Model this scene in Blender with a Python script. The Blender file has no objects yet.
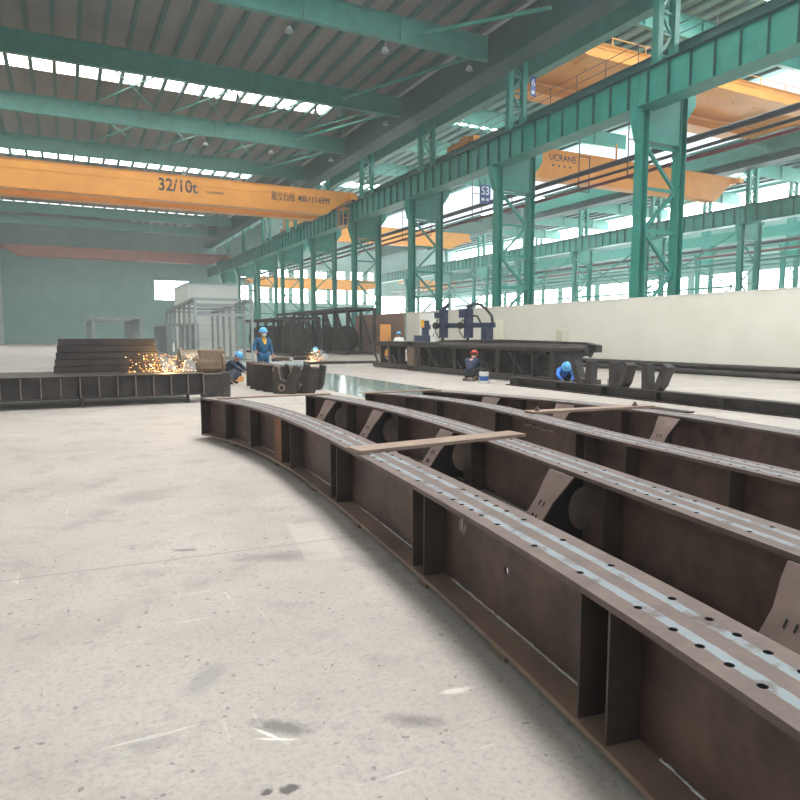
import bpy, bmesh, math, random
from mathutils import Vector, Matrix
random.seed(7)
sc = bpy.context.scene
col = sc.collection
PI = math.pi

# ------------------------------------------------------------------ materials
def srgb(r, g, b):
    f = lambda c: (c/255/12.92 if c/255 <= .04045 else ((c/255+.055)/1.055)**2.4)
    return (f(r), f(g), f(b), 1)

def new_mat(name):
    m = bpy.data.materials.new(name); m.use_nodes = True
    nt = m.node_tree
    return m, nt, nt.nodes['Principled BSDF']

def N(nt, t, **kw):
    n = nt.nodes.new(t)
    for k, v in kw.items():
        if k in n.inputs: n.inputs[k].default_value = v
        else: setattr(n, k, v)
    return n

def paint(name, c1, c2, rough=.5, metal=0., scale=3., bump=0., spec=.5, detail=6., stretch=None):
    m, nt, b = new_mat(name)
    tc = N(nt, 'ShaderNodeTexCoord')
    src = tc.outputs['Object']
    if stretch:
        mp = N(nt, 'ShaderNodeMapping'); mp.inputs['Scale'].default_value = stretch
        nt.links.new(src, mp.inputs['Vector']); src = mp.outputs['Vector']
    no = N(nt, 'ShaderNodeTexNoise', Scale=scale, Detail=detail, Roughness=.62)
    nt.links.new(src, no.inputs['Vector'])
    cr = N(nt, 'ShaderNodeValToRGB')
    cr.color_ramp.elements[0].position = .33; cr.color_ramp.elements[1].position = .68
    cr.color_ramp.elements[0].color = c1; cr.color_ramp.elements[1].color = c2
    nt.links.new(no.outputs['Fac'], cr.inputs['Fac'])
    nt.links.new(cr.outputs['Color'], b.inputs['Base Color'])
    b.inputs['Roughness'].default_value = rough; b.inputs['Metallic'].default_value = metal
    b.inputs['Specular IOR Level'].default_value = spec
    if bump:
        bp = N(nt, 'ShaderNodeBump', Strength=bump, Distance=.02)
        nt.links.new(no.outputs['Fac'], bp.inputs['Height']); nt.links.new(bp.outputs['Normal'], b.inputs['Normal'])
    return m

def glow(name, c, s):
    m = bpy.data.materials.new(name); m.use_nodes = True
    nt = m.node_tree; nt.nodes.remove(nt.nodes['Principled BSDF'])
    e = N(nt, 'ShaderNodeEmission', Color=c, Strength=s)
    nt.links.new(e.outputs[0], nt.nodes['Material Output'].inputs['Surface'])
    return m

M = {}
M['teal'] = paint('teal_paint', srgb(17, 111, 99), srgb(33, 129, 115), .42, 0, 1.2)
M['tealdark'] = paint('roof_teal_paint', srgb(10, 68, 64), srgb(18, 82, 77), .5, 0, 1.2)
M['ceil'] = paint('insulated_roof_sheet', srgb(100, 97, 94), srgb(122, 118, 113), .7, 0, .8, stretch=(1, .15, 1))
M['ceilteal'] = paint('profiled_roof_sheet', srgb(96, 148, 144), srgb(120, 168, 162), .55, 0, .8, stretch=(2, .1, 1))
M['yellow'] = paint('crane_yellow', srgb(208, 138, 52), srgb(224, 154, 62), .42, 0, .5)
M['rustred'] = paint('red_brown_primer', srgb(120, 72, 60), srgb(140, 86, 70), .6, 0, 1.)
M['dark'] = paint('mill_scale_steel', srgb(40, 36, 35), srgb(67, 59, 56), .5, .25, 2.5, .08)
M['web'] = paint('brown_girder_steel', srgb(60, 46, 42), srgb(102, 79, 70), .5, .2, 3.2, .05, detail=9.)
M['weba'] = paint('stiffener_steel', srgb(58, 50, 47), srgb(84, 71, 65), .5, .3, 2.2, .05)
M['botfl'] = paint('bottom_flange_steel', srgb(106, 87, 76), srgb(140, 117, 103), .5, 0, 2., .05)
M['girdershade'] = paint('shaded_teal_girder', srgb(8, 62, 58), srgb(14, 74, 69), .5, 0, 1.)  # roof girder's lack of light is put into this darker teal
M['rust'] = paint('orange_rust_plate', srgb(104, 66, 44), srgb(146, 88, 52), .7, 0, 3., .1)
M['brace'] = paint('brown_plate_steel', srgb(98, 81, 74), srgb(122, 103, 95), .5, .1, 4., .05)
M['plank'] = paint('tan_flat_bar', srgb(122, 100, 87), srgb(150, 127, 111), .5, .1, 5., .05, stretch=(.6, 3, 1))
M['edge'] = paint('sheared_edge', srgb(120, 104, 94), srgb(140, 122, 110), .45, .3, 5.)
M['weld'] = paint('bright_weld_bead', srgb(150, 150, 148), srgb(196, 196, 194), .35, .5, 20.)
M['grey'] = paint('grey_primer', srgb(122, 132, 132), srgb(146, 154, 154), .55, 0, 2.)
M['white'] = paint('cream_wall_panel', srgb(206, 204, 192), srgb(216, 214, 203), .6, 0, .6)
M['booth'] = paint('grey_sheet', srgb(190, 196, 192), srgb(204, 208, 204), .6, 0, .5)
M['siding'] = paint('pale_siding', srgb(126, 162, 158), srgb(140, 174, 170), .6, 0, .5)
M['navy'] = paint('navy_machine_paint', srgb(34, 42, 66), srgb(46, 54, 80), .4, .1, 3.)
M['black'] = paint('black_rubber', srgb(24, 24, 26), srgb(34, 34, 36), .6, 0, 6.)
M['pipe'] = paint('dark_pipe_paint', srgb(60, 58, 62), srgb(78, 74, 76), .5, 0, 2.)
M['redpipe'] = paint('dark_red_pipe_paint', srgb(110, 50, 56), srgb(126, 60, 64), .5, 0, 2.)
M['beige'] = paint('beige_cabinet_paint', srgb(184, 180, 158), srgb(196, 192, 170), .5, 0, 1.)
M['offwhite'] = paint('white_cabinet_paint', srgb(208, 208, 202), srgb(222, 222, 216), .5, 0, 1.)
M['orange'] = paint('orange_cabinet_paint', srgb(206, 138, 66), srgb(220, 152, 76), .5, 0, 1.)
M['brown'] = paint('rusty_brown_sheet', srgb(112, 88, 74), srgb(136, 108, 90), .7, 0, 1.2)
M['signblue'] = paint('blue_sign_enamel', srgb(52, 72, 150), srgb(60, 82, 162), .35, 0, 2.)
M['signwhite'] = paint('white_lettering', srgb(232, 236, 240), srgb(244, 246, 248), .4, 0, 2.)
M['ink'] = paint('dark_lettering', srgb(30, 34, 52), srgb(40, 44, 60), .5, 0, 2.)
M['chalk'] = paint('chalk', srgb(168, 168, 164), srgb(190, 190, 186), .9, 0, 8.)
M['wood'] = paint('timber_block', srgb(96, 82, 66), srgb(124, 106, 86), .8, 0, 6., .1, stretch=(6, 1, 6))
M['blue'] = paint('blue_workwear', srgb(30, 76, 112), srgb(44, 96, 132), .85, 0, 8., .1)
M['brightblue'] = paint('bright_blue_workwear', srgb(30, 92, 178), srgb(44, 112, 200), .85, 0, 8., .1)
M['navycloth'] = paint('navy_workwear', srgb(30, 38, 58), srgb(44, 54, 76), .9, 0, 8., .1)
M['greycloth'] = paint('grey_workwear', srgb(84, 92, 108), srgb(104, 112, 126), .9, 0, 8., .1)
M['whitecloth'] = paint('white_shirt', srgb(214, 214, 212), srgb(228, 228, 226), .9, 0, 8., .1)
M['ycollar'] = paint('yellow_collar', srgb(214, 158, 44), srgb(228, 172, 60), .8, 0, 8.)
M['skin'] = paint('skin', srgb(184, 134, 108), srgb(198, 148, 122), .55, 0, 8.)
M['hair'] = paint('black_hair', srgb(24, 20, 18), srgb(36, 30, 28), .6, 0, 20.)
M['helmet'] = paint('light_blue_helmet', srgb(86, 166, 216), srgb(98, 176, 224), .35, 0, 2.)
M['redhelmet'] = paint('red_helmet', srgb(206, 66, 52), srgb(216, 78, 62), .35, 0, 2.)
M['glove'] = paint('work_glove', srgb(110, 104, 96), srgb(132, 124, 114), .9, 0, 9.)
M['chrome'] = paint('galvanised_steel', srgb(150, 154, 156), srgb(176, 180, 182), .4, .6, 6.)
M['glass'] = paint('lamp_reflector', srgb(140, 148, 148), srgb(156, 164, 164), .3, .2, 2.)
M['steeltube'] = paint('zinc_conduit', srgb(150, 158, 160), srgb(168, 176, 178), .45, .2, 2.)
M['paintblue'] = paint('blue_tin', srgb(48, 84, 150), srgb(58, 96, 166), .4, .2, 2.)
M['ytin'] = paint('yellow_tin', srgb(206, 170, 92), srgb(220, 186, 110), .4, .2, 2.)
M['gearbrown'] = paint('oily_brown_casting', srgb(96, 84, 70), srgb(128, 110, 92), .5, .2, 4., .1)
M['sky'] = glow('daylit_rooflight', (1, 1, .97, 1), 8)
M['sky3'] = glow('boosted_unseen_rooflight', (1, .995, .97, 1), 60)  # for near strips out of view, boosted to light floor and cast girder shadow
M['sky2'] = glow('daylit_rooflight_clear', (.95, 1, .98, 1), 21)
M['skyb'] = glow('daylit_window', (.95, 1, 1, 1), 11)
M['lampglow'] = glow('lamp_tube', (1, .97, .9, 1), 1.5)
M['spark'] = glow('hot_spark', (1, .42, .10, 1), 9)
M['sparkw'] = glow('white_hot_spark', (1, .78, .45, 1), 15)

def flange_material():
    m, nt, b = new_mat('primed_top_flange')
    uv = N(nt, 'ShaderNodeUVMap'); uv.uv_map = 'UVMap'
    sp = N(nt, 'ShaderNodeSeparateXYZ'); nt.links.new(uv.outputs[0], sp.inputs[0])
    no = N(nt, 'ShaderNodeTexNoise', Scale=14., Detail=5.); 
    tc = N(nt, 'ShaderNodeTexCoord'); nt.links.new(tc.outputs['Object'], no.inputs['Vector'])
    def band(c, hw):
        a = N(nt, 'ShaderNodeMath', operation='SUBTRACT'); nt.links.new(sp.outputs['Y'], a.inputs[0]); a.inputs[1].default_value = c
        w = N(nt, 'ShaderNodeMath', operation='MULTIPLY_ADD'); nt.links.new(no.outputs['Fac'], w.inputs[0]); w.inputs[1].default_value = .05; w.inputs[2].default_value = -.025
        s = N(nt, 'ShaderNodeMath', operation='ADD'); nt.links.new(a.outputs[0], s.inputs[0]); nt.links.new(w.outputs[0], s.inputs[1])
        ab = N(nt, 'ShaderNodeMath', operation='ABSOLUTE'); nt.links.new(s.outputs[0], ab.inputs[0])
        lt = N(nt, 'ShaderNodeMath', operation='LESS_THAN'); nt.links.new(ab.outputs[0], lt.inputs[0]); lt.inputs[1].default_value = hw
        return lt.outputs[0]
    mx = N(nt, 'ShaderNodeMath', operation='MAXIMUM')
    nt.links.new(band(.31, .068), mx.inputs[0]); nt.links.new(band(.68, .068), mx.inputs[1])
    # patchy wear of the primer
    n2 = N(nt, 'ShaderNodeTexNoise', Scale=6., Detail=8., Roughness=.7); nt.links.new(tc.outputs['Object'], n2.inputs['Vector'])
    r2 = N(nt, 'ShaderNodeMapRange'); r2.inputs[1].default_value = .36; r2.inputs[2].default_value = .5; nt.links.new(n2.outputs['Fac'], r2.inputs[0])
    ml = N(nt, 'ShaderNodeMath', operation='MULTIPLY'); nt.links.new(mx.outputs[0], ml.inputs[0]); nt.links.new(r2.outputs[0], ml.inputs[1])
    cr = N(nt, 'ShaderNodeValToRGB'); cr.color_ramp.elements[0].position = .3; cr.color_ramp.elements[1].position = .7
    cr.color_ramp.elements[0].color = srgb(80, 66, 61); cr.color_ramp.elements[1].color = srgb(108, 90, 83)
    nt.links.new(n2.outputs['Fac'], cr.inputs['Fac'])
    mix = N(nt, 'ShaderNodeMix', data_type='RGBA')
    nt.links.new(ml.outputs[0], mix.inputs[0]); nt.links.new(cr.outputs['Color'], mix.inputs[6]); mix.inputs[7].default_value = srgb(122, 132, 138)
    nt.links.new(mix.outputs[2], b.inputs['Base Color'])
    b.inputs['Roughness'].default_value = .62
    return m
M['flange'] = flange_material()

def floor_material(name, green=False):
    m, nt, b = new_mat(name)
    tc = N(nt, 'ShaderNodeTexCoord'); P = tc.outputs['Object']
    L = nt.links.new
    def noise(s, d=8., r=.6, st=None, rot=0):
        v = P
        if st:
            mp = N(nt, 'ShaderNodeMapping'); mp.inputs['Scale'].default_value = st; mp.inputs['Rotation'].default_value = (0, 0, rot)
            L(P, mp.inputs['Vector']); v = mp.outputs['Vector']
        n = N(nt, 'ShaderNodeTexNoise', Scale=s, Detail=d, Roughness=r); L(v, n.inputs['Vector']); return n.outputs['Fac']
    def rng(f, a, c, lo=0., hi=1.):
        r = N(nt, 'ShaderNodeMapRange'); L(f, r.inputs[0])
        for i, v in enumerate((a, c, lo, hi)): r.inputs[i+1].default_value = v
        return r.outputs[0]
    def mix(f, A, B):
        x = N(nt, 'ShaderNodeMix', data_type='RGBA')
        if hasattr(f, 'links'): L(f, x.inputs[0])
        else: x.inputs[0].default_value = f
        for s, v in ((6, A), (7, B)):
            if hasattr(v, 'links'): L(v, x.inputs[s])
            else: x.inputs[s].default_value = v
        return x.outputs[2]
    def mul(a, c):
        x = N(nt, 'ShaderNodeMath', operation='MULTIPLY')
        for s, v in ((0, a), (1, c)):
            if hasattr(v, 'links'): L(v, x.inputs[s])
            else: x.inputs[s].default_value = v
        return x.outputs[0]
    if green:
        c = mix(rng(noise(1.2), .3, .7), srgb(98, 114, 108), srgb(120, 134, 127))
        b.inputs['Roughness'].default_value = .16
    else:
        c = mix(rng(noise(.55, 10., .65), .3, .7), srgb(145, 136, 130), srgb(179, 170, 163))
        c = mix(rng(noise(3., 10., .7), .35, .65, 0, .6), c, srgb(170, 165, 158))
        # grimy patches
        c = mix(mul(rng(noise(1.5, 8., .75, (1, 1, 1), .5), .53, .68), .5), c, srgb(112, 108, 103))
        # dark flecks of steel dust and oil
        vo = N(nt, 'ShaderNodeTexVoronoi', Scale=7.); vo.inputs['Randomness'].default_value = 1
        wp = N(nt, 'ShaderNodeVectorMath', operation='ADD')
        nz = N(nt, 'ShaderNodeTexNoise', Scale=9., Detail=3.); L(P, nz.inputs['Vector'])
        sv = N(nt, 'ShaderNodeVectorMath', operation='SCALE'); L(nz.outputs['Color'], sv.inputs[0]); sv.inputs['Scale'].default_value = .12
        L(P, wp.inputs[0]); L(sv.outputs[0], wp.inputs[1]); L(wp.outputs[0], vo.inputs['Vector'])
        sepc = N(nt, 'ShaderNodeSeparateColor'); L(vo.outputs['Color'], sepc.inputs[0])
        thr = rng(sepc.outputs[0], .3, 1., 0., .11)
        lt = N(nt, 'ShaderNodeMath', operation='LESS_THAN'); L(vo.outputs['Distance'], lt.inputs[0]); L(thr, lt.inputs[1])
        c = mix(mul(lt.outputs[0], .6), c, srgb(74, 70, 66))
        v2 = N(nt, 'ShaderNodeTexVoronoi', Scale=17.); L(wp.outputs[0], v2.inputs['Vector'])
        s2 = N(nt, 'ShaderNodeSeparateColor'); L(v2.outputs['Color'], s2.inputs[0])
        l2 = N(nt, 'ShaderNodeMath', operation='LESS_THAN'); L(v2.outputs['Distance'], l2.inputs[0]); L(rng(s2.outputs[1], .4, 1., 0., .22), l2.inputs[1])
        c = mix(mul(l2.outputs[0], .6), c, srgb(88, 83, 78))
        c = mix(mul(rng(noise(38., 8., .8), .5, .68), .6), c, srgb(108, 103, 97))
        c = mix(mul(rng(noise(6., 9., .8), .54, .68), .5), c, srgb(122, 118, 113))
        # pale scratches and scuffs
        for st, ro, cc, a, th in (((.8, 14, 1), .5, srgb(206, 202, 196), .5, .66), ((11, .9, 1), .35, srgb(208, 204, 198), .45, .67), ((1.0, 16, 1), 1.2, srgb(96, 92, 88), .5, .68)):
            c = mix(mul(rng(noise(1.6, 4., .6, st, ro), th, th+.05), a), c, cc)
        # worn spots of their own: oil scuffs, a pale repair patch, chalk rub
        def spot(cx, cy, rx, ry, rot, soft, amt, colr, cur, ns=9., box=False):
            a = N(nt, 'ShaderNodeVectorMath', operation='SUBTRACT'); L(P, a.inputs[0]); a.inputs[1].default_value = (cx, cy, 0)
            r = N(nt, 'ShaderNodeVectorRotate', rotation_type='Z_AXIS'); L(a.outputs[0], r.inputs['Vector']); r.inputs['Angle'].default_value = -rot
            d = N(nt, 'ShaderNodeVectorMath', operation='DIVIDE'); L(r.outputs[0], d.inputs[0]); d.inputs[1].default_value = (rx, ry, 1)
            if box:
                sx_ = N(nt, 'ShaderNodeSeparateXYZ'); ab = N(nt, 'ShaderNodeVectorMath', operation='ABSOLUTE'); L(d.outputs[0], ab.inputs[0]); L(ab.outputs[0], sx_.inputs[0])
                mm = N(nt, 'ShaderNodeMath', operation='MAXIMUM'); L(sx_.outputs[0], mm.inputs[0]); L(sx_.outputs[1], mm.inputs[1]); ln = mm.outputs[0]
            else:
                l_ = N(nt, 'ShaderNodeVectorMath', operation='LENGTH'); L(d.outputs[0], l_.inputs[0]); ln = l_.outputs['Value']
            ad = N(nt, 'ShaderNodeMath', operation='MULTIPLY_ADD'); L(noise(ns, 5., .7), ad.inputs[0]); ad.inputs[1].default_value = .25 if box else 1.5; L(ln, ad.inputs[2])
            k = .125 if box else .75
            return mix(mul(rng(ad.outputs[0], 1.+k, 1.+k-soft), amt), cur, colr)
        dk = srgb(92, 89, 87); lt_ = srgb(214, 210, 203)
        c = spot(.72, 2.50, .17, .055, -.75, .6, .75, dk, c, 22.)
        c = spot(1.22, 2.30, .16, .06, -.6, .7, .6, dk, c, 20.)
        c = spot(.51, 3.04, .09, .2, -.7, .6, .4, srgb(104, 104, 106), c, 8.)
        c = spot(1.30, 4.55, .42, .14, -.3, .8, .55, dk, c, 7.)
        c = spot(.63, 2.13, .045, .03, 0, .4, .9, srgb(66, 62, 60), c, 26.)
        c = spot(.56, 2.15, .025, .02, 0, .4, .9, srgb(66, 62, 60), c, 26.)
        c = spot(.55, 6.9, .5, .35, .3, .8, .35, dk, c, 6.)
        c = spot(.72, 5.0, .12, .04, -.4, .5, .7, dk, c, 25.)
        c = spot(1.66, 4.82, .15, .52, -.15, .2, .3, srgb(196, 190, 182), c, 12., True)
        c = spot(.66, 2.47, .012, .1, .55, .5, .8, lt_, c, 30.)
        c = spot(.68, 2.43, .1, .01, -.5, .5, .8, lt_, c, 30.)
        c = spot(1.50, 2.42, .09, .03, -.2, .6, .6, lt_, c, 25.)
        # slab joints
        br = N(nt, 'ShaderNodeTexBrick', Scale=1., offset=0.); br.inputs['Mortar Size'].default_value = .012
        br.inputs['Brick Width'].default_value = 6.1; br.inputs['Row Height'].default_value = 5.2; br.inputs['Mortar Smooth'].default_value = .3
        mp = N(nt, 'ShaderNodeMapping'); mp.inputs['Location'].default_value = (2.2, .35, 0); mp.inputs['Rotation'].default_value = (0, 0, .06); L(P, mp.inputs['Vector']); L(mp.outputs['Vector'], br.inputs['Vector'])
        c = mix(mul(br.outputs['Fac'], .45), c, srgb(104, 99, 94))
        b.inputs['Roughness'].default_value = .62
        bp = N(nt, 'ShaderNodeBump', Strength=.15, Distance=.01); L(noise(40., 4.), bp.inputs['Height']); L(bp.outputs['Normal'], b.inputs['Normal'])
    L(c, b.inputs['Base Color'])
    return m
M['floor'] = floor_material('worn_concrete')
M['aisle'] = floor_material('green_floor_paint', True)

# ------------------------------------------------------------------ mesh helpers
class MB:
    def __init__(s): s.v = []; s.f = []
    def add(s, vs, fs):
        o = len(s.v); s.v += [tuple(v) for v in vs]; s.f += [tuple(i+o for i in f) for f in fs]; return s
    def box(s, x0, x1, y0, y1, z0, z1):
        return s.add([(x, y, z) for z in (z0, z1) for x, y in ((x0, y0), (x1, y0), (x1, y1), (x0, y1))],
                     [(3, 2, 1, 0), (4, 5, 6, 7), (0, 1, 5, 4), (1, 2, 6, 5), (2, 3, 7, 6), (3, 0, 4, 7)])
    def bar(s, a, b, w, h, up=(0, 0, 1)):
        a = Vector(a); b = Vector(b); d = (b-a).normalized(); u = Vector(up)
        if abs(d.dot(u)) > .98: u = Vector((0, 1, 0))
        r = d.cross(u).normalized(); u = r.cross(d)
        vs = []
        for p in (a, b):
            for i, j in ((-1, -1), (1, -1), (1, 1), (-1, 1)): vs.append(p + r*(i*w/2) + u*(j*h/2))
        return s.add(vs, [(0, 1, 2, 3), (7, 6, 5, 4), (0, 4, 5, 1), (1, 5, 6, 2), (2, 6, 7, 3), (3, 7, 4, 0)])
    def tube(s, pts, r, n=10, cap=True):
        pts = [Vector(p) for p in pts]; rs = r if isinstance(r, (list, tuple)) else [r]*len(pts)
        vs = []; fs = []; pr = None
        for i, p in enumerate(pts):
            d = (pts[min(i+1, len(pts)-1)]-pts[max(i-1, 0)]).normalized()
            if pr is None:
                u = Vector((0, 0, 1)) if abs(d.z) < .9 else Vector((1, 0, 0)); pr = d.cross(u).normalized()
            pr = (pr - d*pr.dot(d)).normalized(); q = d.cross(pr)
            for k in range(n): vs.append(p + (pr*math.cos(2*PI*k/n) + q*math.sin(2*PI*k/n))*rs[i])
        for i in range(len(pts)-1):
            for k in range(n): fs.append((i*n+k, i*n+(k+1) % n, (i+1)*n+(k+1) % n, (i+1)*n+k))
        if cap: fs += [tuple(range(n-1, -1, -1)), tuple((len(pts)-1)*n+k for k in range(n))]
        return s.add(vs, fs)
    def prism(s, poly, fn, a, b):
        """extrude a 2-D polygon from a to b; fn(u, v, t) -> point"""
        n = len(poly)
        vs = [fn(u, v, a) for u, v in poly] + [fn(u, v, b) for u, v in poly]
        return s.add(vs, [tuple(range(n-1, -1, -1)), tuple(range(n, 2*n))] + [(i, (i+1) % n, n+(i+1) % n, n+i) for i in range(n)])
    def lathe(s, prof, c=(0, 0, 0), n=20, axis='z', sx=1, sy=1):
        vs = []; fs = []; c = Vector(c)
        for r, h in prof:
            for k in range(n):
                x, y = r*math.cos(2*PI*k/n)*sx, r*math.sin(2*PI*k/n)*sy
                vs.append(c + (Vector((x, y, h)) if axis == 'z' else Vector((h, x, y)) if axis == 'x' else Vector((x, h, y))))
        for i in range(len(prof)-1):
            for k in range(n): fs.append((i*n+k, i*n+(k+1) % n, (i+1)*n+(k+1) % n, (i+1)*n+k))
        if prof[0][0] > 1e-6: fs.append(tuple(range(n-1, -1, -1)))
        if prof[-1][0] > 1e-6: fs.append(tuple((len(prof)-1)*n+k for k in range(n)))
        return s.add(vs, fs)
    def ring(s, c, ro, ri, th, axis='y', n=24, a0=0, a1=2*PI):
        """flat ring plate (or an arc of one) of thickness th"""
        c = Vector(c); vs = []; fs = []; full = abs(a1-a0-2*PI) < 1e-6; m = n if full else n+1
        for k in range(m):
            a = a0+(a1-a0)*k/n
            for r in (ro, ri):
                for t in (-th/2, th/2):
                    u, w = r*math.cos(a), r*math.sin(a)
                    vs.append(c + (Vector((u, t, w)) if axis == 'y' else Vector((t, u, w)) if axis == 'x' else Vector((u, w, t))))
        for k in range(n):
            i, j = 4*k, 4*((k+1) % m)
            fs += [(i, j, j+2, i+2), (i+1, i+3, j+3, j+1), (i, i+1, j+1, j), (i+2, j+2, j+3, i+3)]
        if not full: fs += [(0, 2, 3, 1), (4*n, 4*n+1, 4*n+3, 4*n+2)]
        return s.add(vs, fs)
    def build(s, name, mat, parent=None, bevel=0., smooth=False):
        me = bpy.data.meshes.new(name); me.from_pydata(s.v, [], s.f)
        bm = bmesh.new(); bm.from_mesh(me); bmesh.ops.recalc_face_normals(bm, faces=bm.faces)
        if bevel: bmesh.ops.bevel(bm, geom=list(bm.edges), offset=bevel, segments=2, affect='EDGES', profile=.5, clamp_overlap=True)
        bm.to_mesh(me); bm.free()
        if mat: me.materials.append(mat)
        if smooth:
            for p in me.polygons: p.use_smooth = True
            try: me.set_sharp_from_angle(angle=math.radians(38))
            except Exception: pass
        o = bpy.data.objects.new(name, me); col.objects.link(o)
        if parent: o.parent = parent
        return o

def tag(o, label, cat, group=None, kind=None):
    o['label'] = label; o['category'] = cat
    if group: o['group'] = group
    if kind: o['kind'] = kind
    return o
def thing(name, label, cat, loc=(0, 0, 0), rz=0, group=None, kind='thing'):
    o = bpy.data.objects.new(name, None); col.objects.link(o); o.empty_display_size = .2
    o.location = loc; o.rotation_euler = (0, 0, rz)
    return tag(o, label, cat, group, kind)
def struct(o): o['kind'] = 'structure'; return o
def dup(root, loc, rz=None, label=None, group=None):
    r = root.copy(); col.objects.link(r); r.location = loc
    if rz is not None: r.rotation_euler = (0, 0, rz)
    if label: r['label'] = label
    if group: r['group'] = group
    for ch in list(root.children):
        c = ch.copy(); col.objects.link(c); c.parent = r
        for g in list(ch.children):
            d = g.copy(); col.objects.link(d); d.parent = c
    return r
def lettering(name, txt, size, loc, rot, mat, parent, ext=.004, align='LEFT', sx=1.):
    cu = bpy.data.curves.new(name, 'FONT'); cu.body = txt; cu.size = size; cu.extrude = ext; cu.align_x = align; cu.align_y = 'CENTER'
    cu.offset = size*.014
    o = bpy.data.objects.new(name, cu); col.objects.link(o); o.location = loc; o.rotation_euler = rot; o.scale = (sx, 1, 1)
    cu.materials.append(mat)
    dg = bpy.context.evaluated_depsgraph_get()
    me = bpy.data.meshes.new_from_object(o.evaluated_get(dg), depsgraph=dg)
    mo = bpy.data.objects.new(name, me); col.objects.link(mo); mo.location = loc; mo.rotation_euler = rot; mo.scale = (sx, 1, 1)
    bpy.data.objects.remove(o); mo.name = name; mo.parent = parent
    return mo
ORD = ['first', 'second', 'third', 'fourth', 'fifth', 'sixth', 'seventh', 'eighth', 'ninth', 'tenth']

# ------------------------------------------------------------------ the setting
XA, XB, XL, XR = 25.6, 60.5, -9.6, 82.    # near column row, second row, left wall, far right wall
YF, YN = 134., -14.
COLY = [24.5+12.1*k for k in range(9)]

o = struct(MB().box(XL-1, XR+1, YN, YF+1, -.3, 0).build('floor', M['floor']))
struct(MB().prism([(6.7, 10.5), (9.65, 10.5), (9.75, 29), (6.7, 29)], lambda u, v, t: (u, v, t), .0005, .004).build('floor_marking', M['aisle']))

def roof(name, x0, x1, z, spans, purlins, mats, wn, zp=.28):
    """solid roof strips between the rooflights, purlins under them"""
    mb = MB(); ys = [YN]
    for a, b in spans: ys += [a, b]
    ys.append(YF)
    for i in range(0, len(ys), 2):
        mb.box(x0, x1, ys[i], ys[i+1], z, z+.12)
    c = struct(mb.build(name, mats[0]))
    for i, (a, b) in enumerate(spans):
        near_span = x0 < 0 and a < 25
        xs = 5.6 if near_span else x0+.2; xe = 11.2 if near_span else x1-5.5  # unseen near strips are narrowed to shape the shadow beside the foremost girder
        w = MB().box(xs, xe, a, b, z+.04, z+.08)
        if near_span: MB().box(x0, xs, a, b, z, z+.12).build('roof_sheet', mats[0], c)
        struct(w.build('window_%d' % (wn+i), M['sky2'] if x0 > 0 else M['sky'] if a > 25 else M['sky3']))
        MB().box(xe, x1, a, b, z, z+.12).build('roof_sheet', mats[0], c)
    n = int((x1-x0)/purlins)
    for k in range(n):
        x = x0+.7+k*purlins
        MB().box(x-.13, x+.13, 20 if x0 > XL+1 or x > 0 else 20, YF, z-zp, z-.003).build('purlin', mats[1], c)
    return c
lights1 = [(3.5, 8.), (15.5, 20.), (27.8, 31.4), (51.1, 57.3), (63.4, 68.0), (76, 84.3), (88.6, 91.8), (100.9, 103.9), (113, 116)]
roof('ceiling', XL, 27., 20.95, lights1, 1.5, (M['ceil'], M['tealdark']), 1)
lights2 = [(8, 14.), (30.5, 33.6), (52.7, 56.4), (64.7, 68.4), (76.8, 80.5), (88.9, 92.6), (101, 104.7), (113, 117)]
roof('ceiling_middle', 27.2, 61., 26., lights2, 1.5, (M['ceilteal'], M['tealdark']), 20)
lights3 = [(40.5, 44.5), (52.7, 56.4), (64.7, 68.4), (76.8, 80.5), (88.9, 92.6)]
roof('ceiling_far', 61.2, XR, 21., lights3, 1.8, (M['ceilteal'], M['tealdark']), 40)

# walls: left, far end with daylight openings, right with two window strips
struct(MB().box(XL-.5, XL, YN, YF, 0, 21).build('wall_left', M['booth']))
mw = MB(); mw.box(XL, 61, YF, YF+.4, 0, 8.2); mw.box(XL, 15.4, YF, YF+.4, 8.2, 11.8); mw.box(21.6, 29, YF, YF+.4, 8.2, 11.8); mw.box(XL, 29, YF, YF+.4, 11.8, 26)
mw.box(29, 61, YF, YF+.4, 11.4, 13.); mw.box(29, 61, YF, YF+.4, 15., 26)
for k in range(8): mw.box(29+k*4.2, 29.9+k*4.2, YF, YF+.4, 8.2, 11.4); mw.box(29+k*4.2, 30.3+k*4.2, YF, YF+.4, 13., 15.)
mw.box(61, XR, YF, YF+.4, 0, 4); mw.box(61, XR, YF, YF+.4, 10, 21)
struct(mw.build('wall_far', M['siding']))
struct(MB().box(15.4, 21.6, YF+.15, YF+.25, 8.2, 11.8).build('window_50', M['skyb']))
struct(MB().box(29, 61, YF+.15, YF+.25, 8.2, 11.4).build('window_52', M['skyb']))
struct(MB().box(29, 61, YF+.15, YF+.25, 13, 15).build('window_53', M['skyb']))
struct(MB().box(61, XR, YF+.15, YF+.25, 4, 10).build('window_51', M['skyb']))
mw = MB()
mw.box(XR, XR+.4, YN, YF, 0, 5.2); mw.box(XR, XR+.4, YN, YF, 10., 17.6); mw.box(XR, XR+.4, YN, YF, 20.6, 21)
for k in range(13): mw.box(XR, XR+.4, 10+k*9.6, 11.2+k*9.6, 5.2, 10.)
wr = struct(mw.build('wall_right', M['siding']))
for k in range(6): MB().box(XR-.15, XR-.002, 20, YF, 10.6+k*1.2, 10.75+k*1.2).build('girt', M['teal'], wr)
for k in range(12):
    if 11.2+k*9.6 > 30: struct(MB().box(XR+.15, XR+.25, 11.2+k*9.6, 19.6+k*9.6, 5.2, 10.).build('window_%d' % (60+k), M['skyb']))
struct(MB().box(XR+.15, XR+.25, 20, YF, 17.6, 20.6).build('window_80', M['skyb']))

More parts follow.
